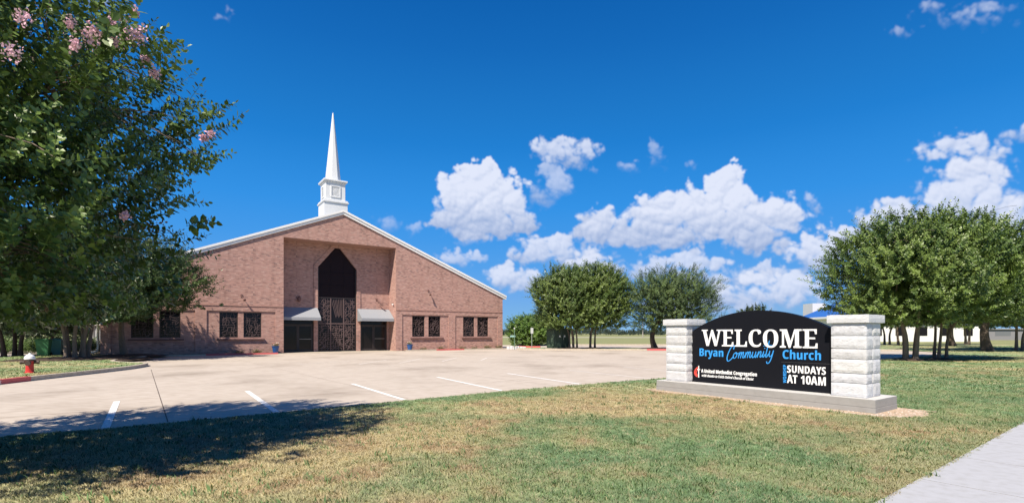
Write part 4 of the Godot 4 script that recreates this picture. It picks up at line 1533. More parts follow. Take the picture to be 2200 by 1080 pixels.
func far_building() -> void:
	var b := thing("blue_roofed_building", "building with bright blue metal roof and white gable behind the sign", "building", at(70.5, 95.0))
	var wall := mat(0.72, 0.72, 0.70, 0.7)
	var blue := mat(0.035, 0.13, 0.42, 0.4)
	var w := st_new()
	box(w, Vector3(-13, -0.2, -5), Vector3(13, 4.3, 5))
	obj("wall", w.commit(), wall, b)
	var r := st_new()
	var p := [Vector3(-14.0, 4.4, 6), Vector3(14, 4.4, 6), Vector3(14, 4.4, -6), Vector3(-14, 4.4, -6)]
	var e := [Vector3(-9.5, 7.4, 0), Vector3(9.5, 7.4, 0)]
	quad(r, p[0], p[1], e[1], e[0], Vector3(0, 1, 1))
	quad(r, p[2], p[3], e[0], e[1], Vector3(0, 1, -1))
	tri(r, p[0], e[0], p[3], Vector3(-1, 1, 0))
	tri(r, p[1], e[1], p[2], Vector3(1, 1, 0))
	obj("roof", r.commit(), blue, b)
	var fa := st_new()
	box(fa, Vector3(-14.05, 4.05, -6.05), Vector3(14.05, 4.40, 6.05))
	obj("fascia", fa.commit(), M.white_paint, b)
	var g := st_new()
	box(g, Vector3(-9.6, 0.0, -12.0), Vector3(-7.0, 7.5, -8.6))
	obj("upper_storey", g.commit(), mat(0.6, 0.61, 0.63, 0.6), b)
	for k in 6:
		obj("window", box_mesh(Vector3(-11.0 + k * 4.0, 1.0, 5.0), Vector3(-9.4 + k * 4.0, 2.6, 5.03)), M.dark_glass, b)
	var l := thing("white_building", "long low white building beyond the lawn trees", "building", at(112.0, 118.0), -0.15)
	var w2 := st_new()
	box(w2, Vector3(-42, -0.2, -8), Vector3(60, 2.25, 8))
	obj("wall", w2.commit(), mat(0.20, 0.20, 0.21, 0.7), l)
	obj("roof", box_mesh(Vector3(-42.4, 2.25, -8.4), Vector3(60.4, 2.45, 8.4), 0.05), mat(0.3, 0.3, 0.31, 0.6), l)
	for k in 12:
		obj("window", box_mesh(Vector3(-38.0 + k * 8.0, 0.9, 8.0), Vector3(-35.0 + k * 8.0, 1.9, 8.03)), mat(0.14, 0.15, 0.16, 0.4), l)
	var t := atan2(0.5594, 0.8289)
	var an := thing("metal_annex", "pale grey corrugated metal annex at the church's left side", "building", at(-29.9, 41.0), t)
	var wl := st_new()
	box(wl, Vector3(-3.0, -0.2, -10), Vector3(3.0, 2.05, 0))
	obj("wall", wl.commit(), mat(0.40, 0.42, 0.45, 0.5), an)
	var rb := st_new()
	for k in 24:
		box(rb, Vector3(-2.95 + k * 0.25, -0.2, 0.0), Vector3(-2.85 + k * 0.25, 2.05, 0.05))
	obj("rib", rb.commit(), mat(0.55, 0.57, 0.60, 0.5), an)
	obj("roof", box_mesh(Vector3(-3.15, 2.05, -10.2), Vector3(3.15, 2.2, 0.15), 0.02), M.white_paint, an)


# ---------------------------------------------------------------- ready
func _ready() -> void:
	# camera: level, lens shifted upward
	var cam := Camera3D.new()
	cam.name = "camera"
	add_child(cam)
	cam.position = Vector3(0, EYE, 0)
	cam.projection = Camera3D.PROJECTION_FRUSTUM
	cam.near = 0.1
	cam.far = 3000.0
	cam.size = 0.1 * 1080.0 / 1100.0
	cam.frustum_offset = Vector2(0, 0.1 * 175.0 / 1100.0)
	cam.current = true
	var env := Environment.new()
	env.background_mode = Environment.BG_SKY
	env.sky = Sky.new()
	env.sky.sky_material = make_sky()
	env.tonemap_mode = Environment.TONE_MAPPER_LINEAR
	env.tonemap_exposure = 1.55
	env.sdfgi_enabled = true
	env.ssao_enabled = true
	env.ssil_enabled = true
	var we := WorldEnvironment.new()
	we.name = "world"
	we.environment = env
	add_child(we)
	var sun := DirectionalLight3D.new()
	sun.name = "sun"
	sun.light_energy = 1.6
	sun.light_color = Color(1.0, 0.955, 0.89)
	sun.light_angular_distance = 0.5
	sun.shadow_enabled = true
	add_child(sun)
	sun.look_at_from_position(Vector3(-27.35, 77.2, 57.4), Vector3.ZERO)

	make_materials()
	gn1 = noise_of(101, 0.16, 3)
	gn2 = noise_of(102, 0.55, 3)
	gn3 = noise_of(103, 1.1, 3)
	build_ground()
	build_church()
	build_sign()
	build_trees()
	build_grass()
	build_hydrant()
	build_cart(-28.3, 30.9, 0.5, mat(0.045, 0.17, 0.07, 0.5), "bright green wheeled bin beside the teal bin")
	build_cart(-28.5, 31.95, 0.55, mat(0.09, 0.27, 0.30, 0.5), "teal blue wheeled bin beside the green bin")
	build_planter(-4.98, 0.42, "blue planter with pale flowers left of the entrance recess", 61)
	build_planter(5.42, 0.42, "blue planter with low plants right of the entrance recess", 62)
	build_cabinet()
	build_posts()
	far_building()
	build_small_plants()


func build_ground() -> void:
	var g := st_new()
	var rings := [0.0, 30.0, 80.0, 200.0, 600.0, 2500.0]
	for i in rings.size() - 1:
		for k in 48:
			var a0 := TAU * k / 48
			var a1 := TAU * (k + 1) / 48
			var q := []
			for v in [[rings[i], a0], [rings[i + 1], a0], [rings[i + 1], a1], [rings[i], a1]]:
				q.append(Vector3(cos(v[1]) * v[0], -0.05, sin(v[1]) * v[0]))
			quad(g, q[0], q[1], q[2], q[3], Vector3.UP)
	var gm := mat(0.235, 0.245, 0.10, 0.95)
	tri_map(gm, noise_tex(61, 0.02, 5, [[0.0, lin(0.78, 0.82, 0.7)], [0.5, lin(0.93, 0.93, 0.9)], [1.0, lin(1, 0.97, 0.9)]], 512), 24.0)
	struct("ground", g.commit(), gm)
	# car park and the drive behind the median, one concrete sheet
	var edge := PackedVector2Array([Vector2(-30, -12), Vector2(-13.0, 2.6), Vector2(-7.33, 7.33), Vector2(-6.3, 7.92), Vector2(-4.34, 9.56), Vector2(-2.33, 11.3), Vector2(-0.18, 13.1), Vector2(2.09, 14.8), Vector2(4.65, 16.55), Vector2(13.0, 22.9), Vector2(22.7, 30.3), Vector2(30.0, 35.6)])
	var lot := PackedVector2Array(edge)
	lot.append_array(PackedVector2Array([Vector2(33, 40), Vector2(34, 62), Vector2(10, 64), Vector2(-45, 64), Vector2(-70, 30), Vector2(-60, -12)]))
	var ls := st_new()
	poly_y(ls, lot, 0.0)
	struct("parking_lot", ls.commit(), M.lot)
	# lawn
	var lawn := PackedVector2Array(edge)
	lawn = offset_line(lawn, -0.16)
	lawn.append_array(PackedVector2Array([Vector2(33.2, 40), Vector2(34.2, 63), Vector2(80, 63), Vector2(80, 8), Vector2(30, -8), Vector2(-30, -14)]))
	turf_sheet("lawn", lawn, 0.03, 0.5)
	M.lawn_outline = lawn
	kerb("lawn_kerb", edge, -0.16, -0.05, 0.035, M.kerb)
	# expansion joints
	var jn := st_new()
	for v in [[-14.9, 21.1, -5.75, 8.55]]:
		var a := Vector2(v[0], v[1])
		var b := Vector2(v[2], v[3])
		var s := (b - a).orthogonal().normalized() * 0.0085
		quad(jn, at(a.x + s.x, a.y + s.y, 0.004), at(b.x + s.x, b.y + s.y, 0.004), at(b.x - s.x, b.y - s.y, 0.004), at(a.x - s.x, a.y - s.y, 0.004), Vector3.UP)
	struct("pavement_joint", jn.commit(), M.joint)
	var grid := st_new()
	var du := Vector2(0.795, 0.607)
	var dv := Vector2(-0.607, 0.795)
	var g0 := Vector2(-5.75, 8.55)
	var lot_in := offset_line(edge, 0.35)
	lot_in.append_array(PackedVector2Array([Vector2(32, 42), Vector2(-2, 43), Vector2(-14, 35), Vector2(-21, 30), Vector2(-16, 23.5), Vector2(-14.6, 16), Vector2(-14.0, 5)]))
	for k in range(-4, 12):
		for v in [[g0 + du * (k * 4.6 if k != 0 else 400.0), dv, 40.0], [g0 + dv * (k * 4.6 + 2.4) - du * 20.0, du, 75.0]]:
			var a: Vector2 = v[0]
			var run: Vector2 = v[1]
			for piece in Geometry2D.intersect_polyline_with_polygon(PackedVector2Array([a, a + run * float(v[2])]), lot_in):
				var p: Vector2 = piece[0]
				var q: Vector2 = piece[piece.size() - 1]
				var w := run.orthogonal() * 0.007
				quad(grid, at(p.x + w.x, p.y + w.y, 0.003), at(q.x + w.x, q.y + w.y, 0.003), at(q.x - w.x, q.y - w.y, 0.003), at(p.x - w.x, p.y - w.y, 0.003), Vector3.UP)
	struct("pavement_joints", grid.commit(), mat(0.27, 0.22, 0.18, 0.95)).set_meta("kind", "structure")
	# bay lines beside the lawn
	for v in [[-8.67, 11.22, -6.36, 7.99], [-6.84, 13.2, -4.40, 9.60], [-4.72, 15.1, -2.36, 11.38], [-2.55, 17.4, -0.22, 13.2], [-0.17, 18.97, 2.05, 14.9], [2.3, 20.6, 4.6, 16.65], [4.9, 22.5, 7.0, 18.4]]:
		bay_line(v, 0.115, M.line if v[0] < 1.0 else M.line_worn)
	# bay lines by the church, more worn
	for v in [[-10.2, 24.6, -8.6, 27.2], [-7.3, 24.3, -6.98, 28.4], [-5.6, 25.4, -5.3, 30.0], [-3.7, 27.0, -3.36, 30.9], [-1.7, 28.0, -1.5, 31.1], [-1.5, 31.1, -0.8, 29.6]]:
		bay_line(v, 0.1, M.line_worn)
	# island with the hydrant
	var isl := smooth(PackedVector2Array([Vector2(-13.9, 6.5), Vector2(-14.5, 11), Vector2(-14.9, 14.9), Vector2(-15.12, 16.6), Vector2(-15.35, 18.75), Vector2(-15.7, 21.0), Vector2(-16.3, 22.8), Vector2(-17.0, 23.75), Vector2(-18.1, 24.2), Vector2(-19.6, 25.2), Vector2(-20.9, 27.5), Vector2(-21.7, 30.4)]), 5)
	var inner := offset_line(isl, 0.16)
	var ground_pts := PackedVector2Array(inner)
	ground_pts.append_array(PackedVector2Array([Vector2(-24.9, 32.6), Vector2(-25.9, 33.5), Vector2(-30.5, 34.2), Vector2(-29.0, 29.5), Vector2(-27.6, 22.0), Vector2(-25, 8)]))
	turf_sheet("island_lawn", ground_pts, 0.12, 0.5)
	M.island_outline = ground_pts
	var red := PackedVector2Array()
	var tan_ := PackedVector2Array()
	for p in isl:
		if p.y <= 16.05:
			red.append(p)
		else:
			if tan_.is_empty():
				tan_.append(red[-1])
			tan_.append(p)
	var rk := kerb("red_kerb", red, 0.16, -0.02, 0.145, M.kerb_red)
	kerb("island_kerb", tan_, 0.16, -0.02, 0.14, M.kerb)
	# kerb lettering, read from the drive
	var ft := font_of("Droid Sans", 700)
	var n := Node3D.new()
	n.name = "kerb_lettering"
	add_child(n)
	n.set_meta("kind", "structure")
	var dirv := Vector3(-14.9 + 14.5, 0, -(14.9 - 11.0)).normalized()
	var zax := dirv.cross(Vector3.UP)
	n.transform = Transform3D(Basis(dirv, Vector3.UP, zax), at(-14.53, 11.9, 0.0))
	var wd := word(n, "lettering", "FIRE LANE", ft, 0.0, 2.95, 0.025, 0.095, 0.008, M.letter_white, 0.0, 0.004)
	wd.position.z += 0.0
	# planting strips in front of the church
	var t := Basis(Vector3.UP, atan2(0.5594, 0.8289))
	var chp := func(x: float, z: float) -> Vector2:
		var p: Vector3 = at(-13.33, 40.37) + t * Vector3(x, 0, z)
		return Vector2(p.x, -p.z)
	for s in [[-13.6, -5.0, 1.7, 1.5], [4.9, 15.6, 0.95, 1.25]]:
		var k := PackedVector2Array([chp.call(s[0], s[2]), chp.call(lerpf(s[0], s[1], 0.5), (s[2] + s[3]) * 0.5), chp.call(s[1], s[3])])
		kerb("church_kerb", k, 0.15, -0.02, 0.1, M.kerb)
		var st := st_new()
		poly_y(st, PackedVector2Array([chp.call(s[0], 0.0), chp.call(s[0], s[2] - 0.14), chp.call(s[1], s[3] - 0.14), chp.call(s[1], 0.0)]), 0.07)
		struct("planting_bed", st.commit(), M.mulch if s[0] < 0 else M.soil)
	for s in [[-9.4, -5.0, 1.535, 1.51], [7.6, 10.2, 1.045, 1.11]]:
		var k := PackedVector2Array([chp.call(s[0], s[2] + 0.09), chp.call(s[1], s[3] + 0.085)])
		kerb("red_kerb", k, 0.19, -0.01, 0.107, M.kerb_red)
	# apron before the doors
	var ap := st_new()
	poly_y(ap, PackedVector2Array([chp.call(-4.9, -1.6), chp.call(4.8, -1.6), chp.call(4.8, 1.0), chp.call(-4.9, 1.6)]), 0.006)
	struct("entrance_apron", ap.commit(), M.kerb)
	# median with trees
	var med := PackedVector2Array([Vector2(0.4, 45.2), Vector2(4, 44.6), Vector2(8, 44.3), Vector2(12.0, 43.9), Vector2(16, 43.5), Vector2(22, 43.4), Vector2(33, 42.6)])
	kerb("median_kerb", med, 0.16, -0.02, 0.13, M.kerb)
	var mb := offset_line(med, 0.16)
	var mo := PackedVector2Array(mb)
	mo.append_array(PackedVector2Array([Vector2(33, 45.5), Vector2(16, 47.2), Vector2(8, 48.2), Vector2(0.8, 49.2)]))
	turf_sheet("median_grass", mo, 0.10, 1.0)
	kerb("red_kerb", PackedVector2Array([Vector2(11.6, 43.90), Vector2(13.2, 43.74), Vector2(15.0, 43.57)]), 0.20, -0.01, 0.137, M.kerb_red)
	kerb("red_kerb", PackedVector2Array([Vector2(0.6, 50.8), Vector2(1.6, 50.7), Vector2(2.8, 50.5)]), 0.2, -0.01, 0.2, M.kerb_red)
	kerb("far_kerb", PackedVector2Array([Vector2(0.5, 62.5), Vector2(10, 62.2), Vector2(33.5, 61.5)]), 0.5, -0.02, 0.14, M.kerb)
	var fr := st_new()
	poly_y(fr, PackedVector2Array([Vector2(-30, 175), Vector2(200, 140), Vector2(200, 150), Vector2(-30, 195)]), -0.03)
	struct("far_road", fr.commit(), mat(0.5, 0.46, 0.38, 0.9))
	# mulch rings
	for v in [[-23.3, 27.3, 3.4, 0.12], [-23.3, 31.0, 2.0, 0.125], [5.5, 46.2, 1.3, 0.1], [7.3, 46.6, 1.2, 0.1], [12.8, 45.6, 1.7, 0.1], [21.45, 27.5, 1.0, 0.03], [23.7, 28.3, 0.9, 0.03]]:
		var ms := st_new()
		rng.seed = int(v[0] * 10)
		for k in 24:
			var a0 := TAU * k / 24
			var a1 := TAU * (k + 1) / 24
			var rr := func(a: float) -> float: return v[2] * (1.0 + 0.1 * sin(a * 3.0 + v[0]) + 0.05 * sin(a * 7.0))
			var o0 := Vector3(cos(a0) * rr.call(a0), -0.03, sin(a0) * rr.call(a0))
			var o1 := Vector3(cos(a1) * rr.call(a1), -0.03, sin(a1) * rr.call(a1))
			var i0 := o0 * 0.5 + Vector3(0, 0.015 + 0.08, 0)
			var i1 := o1 * 0.5 + Vector3(0, 0.015 + 0.08, 0)
			quad(ms, o0, o1, i1, i0, Vector3.UP)
			tri(ms, i0, i1, Vector3(0, 0.12, 0), Vector3.UP)
		var mm := struct("mulch_bed", ms.commit(), M.mulch)
		mm.position = at(v[0], v[1], v[3])
	# bare soil round the sign's base
	var bx := Vector2(0.588, -0.809)
	var bz := Vector2(-0.809, -0.588)
	var o := Vector2(6.588, 9.267)
	rng.seed = 404
	var ring := PackedVector2Array()
	for v in [[-5.0, -0.4], [-5.1, 0.15], [-4.0, 0.32], [-3.0, 0.28], [-2.0, 0.42], [-1.0, 0.36], [-0.2, 0.34], [0.35, 0.2], [0.62, -0.4], [0.5, -1.0], [0.05, -1.3], [-4.9, -1.3]]:
		ring.append(o + bx * v[0] + bz * v[1])
	ring.append(ring[0])
	ring = smooth(ring, 5)
	ring.remove_at(ring.size() - 1)
	for k in ring.size():
		ring[k] += Vector2(rng.randf_range(-0.05, 0.05), rng.randf_range(-0.05, 0.05))
	M.soil_outline = ring
	var sl := st_new()
	poly_y(sl, ring, 0.036)
	struct("bare_soil", sl.commit(), M.soil)
	var pb := rough_block(Vector3(-0.5, -0.35, -0.5), Vector3(0.5, 0.35, 0.5), 0.12, 9, 3)
	var xf := []
	var cols := PackedColorArray()
	for k in 420:
		var u := pow(rng.randf(), 2.0) * 5.0
		var q: Vector2 = o + bx * (0.45 - u) + bz * rng.randf_range(0.01, 0.40)
		if k % 3 == 0:
			q = o + bx * rng.randf_range(0.01, 0.6) + bz * rng.randf_range(-1.1, 0.3)
		if not Geometry2D.is_point_in_polygon(q, ring):
			continue
		var s := rng.randf_range(0.006, 0.022)
		xf.append(Transform3D(Basis(Vector3.UP, rng.randf() * TAU).scaled(Vector3(s, s, s)), at(q.x, q.y, 0.04)))
		var v := rng.randf_range(0.35, 0.65)
		cols.append(Color(v, v * 0.86, v * 0.74))
	var pm := StandardMaterial3D.new()
	pm.vertex_color_use_as_albedo = true
	pm.roughness = 0.9
	var pbs := multi("gravel", pb, xf, cols, pm)
	tag(pbs, "pale gravel and crumbs of mortar round the sign's base", "gravel", "", "stuff")
	# pavement slabs
	var walk := Node3D.new()
	walk.name = "sidewalk"
	add_child(walk)
	walk.set_meta("kind", "structure")
	var wd2 := Vector2(0.798, 0.603)
	var wn := Vector2(0.603, -0.798)
	var w0 := Vector2(4.08, 5.12)
	for k in range(-6, 16):
		var a := w0 + wd2 * (k * 1.485)
		var s := st_new()
		box(s, Vector3(0.012, -0.12, 0.0), Vector3(1.473, 0.045, 1.85))
		var jt := obj("joint", box_mesh(Vector3(1.4735, -0.1, 0.004), Vector3(1.4965, 0.038, 1.846)), M.joint, walk)
		jt.transform = Transform3D(Basis(Vector3(wd2.x, 0, -wd2.y), Vector3.UP, Vector3(wn.x, 0, -wn.y)), at(a.x, a.y))
		var sb := obj("slab", s.commit(), M.walk, walk)
		sb.transform = Transform3D(Basis(Vector3(wd2.x, 0, -wd2.y), Vector3.UP, Vector3(wn.x, 0, -wn.y)), at(a.x, a.y))


func bay_line(v: Array, wide: float, m: Material) -> void:
	var a := Vector2(v[0], v[1])
	var b := Vector2(v[2], v[3])
	var s := (b - a).orthogonal().normalized() * wide * 0.5
	var st := st_new()
	quad(st, at(a.x + s.x, a.y + s.y, 0.005), at(b.x + s.x, b.y + s.y, 0.005), at(b.x - s.x, b.y - s.y, 0.005), at(a.x - s.x, a.y - s.y, 0.005), Vector3.UP)
	struct("bay_marking", st.commit(), m)


func build_trees() -> void:
	sprays.near = [spray_mesh(1, 0.40, 22, 0.083, 0.66, true), spray_mesh(2, 0.46, 26, 0.08, 0.64, true), spray_mesh(3, 0.32, 18, 0.088, 0.7, true)]
	sprays.mid = [spray_mesh(4, 0.6, 22, 0.17, 0.55, false), spray_mesh(5, 0.5, 20, 0.18, 0.6, false), spray_mesh(6, 0.75, 24, 0.16, 0.52, false)]
	sprays.oak = [spray_mesh(7, 0.55, 22, 0.16, 0.42, false), spray_mesh(8, 0.65, 24, 0.15, 0.42, false)]
	sprays.far = [spray_mesh(9, 1.6, 24, 0.55, 0.6, false), spray_mesh(10, 1.3, 22, 0.6, 0.6, false)]
	sprays.tuft = spray_mesh(12, 0.35, 9, 0.13, 0.3, false)
	# the big crepe myrtle overhanging the frame
	var t := thing("crape_myrtle_tree", "large flowering tree with pink blossom overhanging the left foreground", "tree", at(-6.5, 5.4))
	build_tree(t, {"seed": 301, "c": Vector3(-0.16, 3.75, 0.4), "r": Vector3(3.0, 2.35, 3.0), "floor": 1.7, "count": 5600, "sprays": sprays.near, "stems": 5, "stem_r": 0.075, "foot": 0.22, "spread": 0.22, "limbs": 9, "twigs": 900, "gap": -0.04, "gap_freq": 0.9, "shell": 0.42, "uneven": 0.2, "fine": true, "dark": Vector3(0.048, 0.095, 0.020), "light": Vector3(0.15, 0.225, 0.05), "sere": 0.006})
	# flower heads
	rng.seed = 909
	var pink := mat(0.68, 0.40, 0.50, 0.8)
	pink.backlight_enabled = true
	pink.backlight = Color(0.5, 0.5, 0.5)
	for v in [[190, 78, 5.3, 0.16], [200, 66, 5.2, 0.12], [285, 70, 5.6, 0.17], [298, 76, 5.7, 0.13], [160, 95, 5.1, 0.10], [240, 88, 5.4, 0.13], [50, 38, 4.9, 0.14], [25, 116, 4.9, 0.15], [332, 156, 5.7, 0.10], [452, 290, 5.7, 0.06], [436, 296, 5.7, 0.05], [150, 50, 5.2, 0.09], [242, 45, 5.5, 0.10], [290, 25, 5.7, 0.06], [312, 125, 5.8, 0.06], [268, 462, 5.9, 0.07]]:
		var ray := Vector3((v[0] - 1100.0) / 1100.0, (715.0 - v[1]) / 1100.0, -1.0)
		var cc := t.position + Vector3(-0.16, 3.75, 0.4)
		var rr := Vector3(3.05, 2.4, 3.05)
		var o := (Vector3(0, EYE, 0) - cc) / rr
		var dd := ray / rr
		var qb := o.dot(dd) / dd.dot(dd)
		var disc := qb * qb - (o.dot(o) - 1.0) / dd.dot(dd)
		var far: float = -qb - sqrt(maxf(disc, 0.0))
		var p := Vector3(0, EYE, 0) + ray * far - t.position
		var f := st_new()
		for k in 90:
			var q: Vector3 = Vector3(rng.randfn(), rng.randfn() * 1.2, rng.randfn()) * v[3] * 0.28 * far / 5.5
			var d1 := Vector3(rng.randfn(), rng.randfn(), rng.randfn()).normalized()
			var d2 := d1.cross(Vector3(rng.randfn(), rng.randfn(), rng.randfn())).normalized()
			var s := rng.randf_range(0.010, 0.018) * maxf(0.6, far / 5.5)
			quad(f, p + q + d1 * s, p + q + d2 * s, p + q - d1 * s, p + q - d2 * s)
		obj("flower", f.commit(), pink, t)
	# island trees
	var isl := thing("crape_myrtle_tree", "multi-stemmed tree in the island mulch in front of the bins and annex", "tree", at(-23.3, 27.3, 0.12))
	build_tree(isl, {"seed": 311, "c": Vector3(-0.3, 4.0, -0.3), "r": Vector3(4.4, 2.7, 3.8), "floor": 2.0, "count": 4200, "sprays": sprays.mid, "stems": 6, "stem_r": 0.10, "foot": 0.5, "spread": 0.22, "limbs": 6, "twigs": 120, "dark": Vector3(0.028, 0.058, 0.016), "light": Vector3(0.07, 0.115, 0.03), "bark": M.bark})
	var is2 := thing("crape_myrtle_tree", "single-trunked tree right against the church's left brick wall", "tree", at(-23.4, 30.9, 0.1))
	build_tree(is2, {"seed": 317, "c": Vector3(1.0, 4.5, 1.2), "r": Vector3(4.2, 2.3, 2.6), "floor": 2.75, "count": 2700, "sprays": sprays.mid, "stems": 1, "stem_r": 0.17, "limbs": 12, "twigs": 200, "gap": -0.05, "uneven": 0.5, "belly": 1.1, "dark": Vector3(0.032, 0.065, 0.016), "light": Vector3(0.085, 0.13, 0.032), "bark": M.bark})
	var is3 := thing("dark_tree", "dark spreading tree at the far left behind the hydrant", "tree", at(-30.8, 31.5, 0.0))
	build_tree(is3, {"seed": 323, "c": Vector3(-0.3, 3.9, 0.0), "r": Vector3(4.2, 2.7, 3.6), "floor": 1.7, "count": 3600, "sprays": sprays.mid, "stems": 3, "stem_r": 0.12, "foot": 0.4, "spread": 0.2, "limbs": 6, "twigs": 80, "dark": Vector3(0.024, 0.05, 0.014), "light": Vector3(0.055, 0.095, 0.026), "bark": M.bark_dark})
	var is4 := thing("dark_tree", "tall dark tree behind the bins, left of the church annex", "tree", at(-41.0, 45.0, 0.0))
	build_tree(is4, {"seed": 327, "c": Vector3(0, 4.2, 0.0), "r": Vector3(6.0, 3.6, 5.0), "floor": 0.9, "count": 4200, "sprays": sprays.mid, "stems": 2, "stem_r": 0.16, "limbs": 6, "twigs": 0, "dark": Vector3(0.024, 0.05, 0.014), "light": Vector3(0.06, 0.10, 0.026), "bark": M.bark_dark})
	# the median trees
	var g := "trees on the median behind the car park"
	var m1 := thing("crape_myrtle_tree", "round multi-stemmed tree just right of the green cabinet", "tree", at(5.55, 46.2, 0.1), 0.0, g)
	build_tree(m1, {"seed": 331, "c": Vector3(-0.75, 4.65, 0), "r": Vector3(2.9, 2.65, 2.9), "floor": 1.8, "uneven": 0.34, "count": 3600, "sprays": sprays.mid, "stems": 4, "stem_r": 0.075, "foot": 0.34, "spread": 0.16, "limbs": 5, "twigs": 60, "dark": Vector3(0.070, 0.118, 0.028), "light": Vector3(0.155, 0.215, 0.05)})
	var m2 := thing("crape_myrtle_tree", "round tree on three pale stems between the cabinet tree and the dark oak", "tree", at(7.3, 46.7, 0.1), 0.0, g)
	build_tree(m2, {"seed": 337, "c": Vector3(0.6, 4.7, 0), "r": Vector3(3.0, 2.65, 2.9), "floor": 1.85, "uneven": 0.34, "count": 3600, "sprays": sprays.mid, "stems": 3, "stem_r": 0.085, "foot": 0.3, "spread": 0.1, "limbs": 6, "twigs": 60, "dark": Vector3(0.075, 0.125, 0.028), "light": Vector3(0.165, 0.225, 0.05)})
	var oak := thing("live_oak_tree", "dark green broad oak on a single black trunk left of the sign", "tree", at(12.8, 45.7, 0.1), 0.0, g)
	build_tree(oak, {"seed": 341, "c": Vector3(1.3, 4.4, 0), "r": Vector3(4.2, 2.55, 3.8), "floor": 1.6, "count": 4200, "sprays": sprays.oak, "stems": 1, "stem_r": 0.24, "limbs": 14, "twigs": 80, "gap": -0.35, "uneven": 0.42, "dark": Vector3(0.050, 0.088, 0.028), "light": Vector3(0.11, 0.165, 0.048), "bark": M.bark_dark, "leaf_mat": M.leaf_dull})
	var bush := thing("round_bush", "bright green round bush standing alone right of the church", "bush", at(2.2, 60.5, 0.0))
	build_tree(bush, {"seed": 347, "c": Vector3(0, 1.75, 0), "r": Vector3(2.7, 1.75, 2.3), "floor": 0.1, "count": 2200, "sprays": sprays.mid, "stems": 3, "stem_r": 0.06, "limbs": 3, "twigs": 0, "gap": -0.4, "dark": Vector3(0.075, 0.15, 0.026), "light": Vector3(0.15, 0.25, 0.04)})
	# lawn trees right of the sign
	var lg := "trees on the lawn right of the sign"
	var defs := [
		["crape_myrtle_tree", "nearest big lawn tree with thick clustered trunks right of the sign pillar", 21.45, 27.5, Vector3(0.1, 4.75, 0), Vector3(4.1, 2.85, 3.6), 2.0, 5000, 4, 0.105, 353, "mid"],
		["crape_myrtle_tree", "lawn tree on slim forked stems just right of the nearest big tree", 23.75, 28.4, Vector3(1.1, 4.9, 0), Vector3(3.6, 2.9, 3.3), 2.05, 4400, 3, 0.075, 359, "mid"],
		["live_oak_tree", "lawn tree with the thickest single trunk, set further back", 38.1, 41.0, Vector3(0.2, 5.2, 0), Vector3(5.2, 3.4, 4.4), 2.5, 4600, 1, 0.33, 367, "oak"],
		["crape_myrtle_tree", "lawn tree on two slim stems at the right edge of view", 41.6, 42.0, Vector3(0.6, 4.9, 0), Vector3(3.9, 3.2, 3.6), 2.0, 3000, 2, 0.11, 373, "mid"],
		["crape_myrtle_tree", "small far lawn tree with two thin trunks close beside the sign pillar", 48.4, 66.0, Vector3(0, 4.6, 0), Vector3(3.6, 2.6, 3.4), 2.2, 1500, 2, 0.12, 379, "mid"],
		["crape_myrtle_tree", "far lawn tree with paired dark trunks left of the nearest big tree", 46.4, 61.0, Vector3(0, 4.8, 0), Vector3(3.6, 2.7, 3.4), 2.2, 1500, 2, 0.13, 383, "mid"],
		["live_oak_tree", "far lawn tree on one straight dark trunk between the slim stems and the thick trunk", 49.0, 57.0, Vector3(0, 4.9, 0), Vector3(4.6, 2.9, 4.0), 2.1, 2400, 1, 0.36, 389, "oak"],
		["crape_myrtle_tree", "farthest lawn tree on two thin stems left of the thick trunk", 60.5, 68.0, Vector3(0, 4.7, 0), Vector3(3.6, 2.7, 3.4), 2.0, 1500, 2, 0.14, 397, "mid"],
		["crape_myrtle_tree", "lawn tree mostly cut off by the right edge of view", 46.6, 46.0, Vector3(0, 4.9, 0), Vector3(3.6, 3.3, 3.6), 2.2, 2600, 3, 0.11, 401, "mid"],
	]
	for d in defs:
		var o := thing(d[0], d[1], "tree", at(d[2], d[3], 0.02), 0.0, lg)
		build_tree(o, {"seed": d[10], "c": d[4], "r": d[5], "floor": d[6], "count": d[7], "sprays": sprays[d[11]], "stems": d[8], "stem_r": d[9], "foot": 0.3, "spread": 0.16, "limbs": 6 if d[8] > 1 else 12, "twigs": 80, "gap": -0.2, "uneven": 0.36, "dark": Vector3(0.068, 0.118, 0.026), "light": Vector3(0.165, 0.235, 0.05), "bark": M.bark if d[8] > 1 else M.bark_dark, "leaf_mat": M.leaf if d[8] > 1 else M.leaf_dull})
	var ft := thing("distant_tree", "lone far tree whose top shows over the sign's arch", "tree", at(71.5, 150.0))
	build_tree(ft, {"seed": 409, "c": Vector3(0, 6.0, 0), "r": Vector3(4.5, 3.0, 4.0), "floor": 2.5, "count": 260, "sprays": sprays.far, "stems": 1, "stem_r": 0.3, "limbs": 6, "twigs": 0, "dark": Vector3(0.05, 0.075, 0.03), "light": Vector3(0.09, 0.12, 0.045), "leaf_mat": M.leaf_dull})
	# the far wood on the horizon
	rng.seed = 515
	var xf := []
	var cols := PackedColorArray()
	var hn := noise_of(99, 0.02, 3)
	for k in 9000:
		var x := rng.randf_range(-420.0, 620.0)
		var d := rng.randf_range(330.0, 390.0) + absf(x) * 0.1
		var top := 4.2 + 3.5 * hn.get_noise_1d(x) + 1.2 * hn.get_noise_1d(x * 9.0)
		var s := rng.randf_range(1.2, 2.2)
		xf.append(Transform3D(basis_y(Vector3(rng.randf_range(-1, 1), 1, rng.randf_range(-1, 1)), rng.randf() * TAU, s), at(x, d, rng.randf_range(0.0, maxf(0.6, top - 1.8)))))
		var v := rng.randf_range(0.7, 1.2)
		cols.append(Color(0.075 * v, 0.105 * v, 0.075 * v))
	tag(multi("treeline", sprays.far[0], xf, cols, M.leaf_dull), "low far wood along the horizon", "treeline", "", "stuff")
	# scrub along the far left
	xf = []
	cols = PackedColorArray()
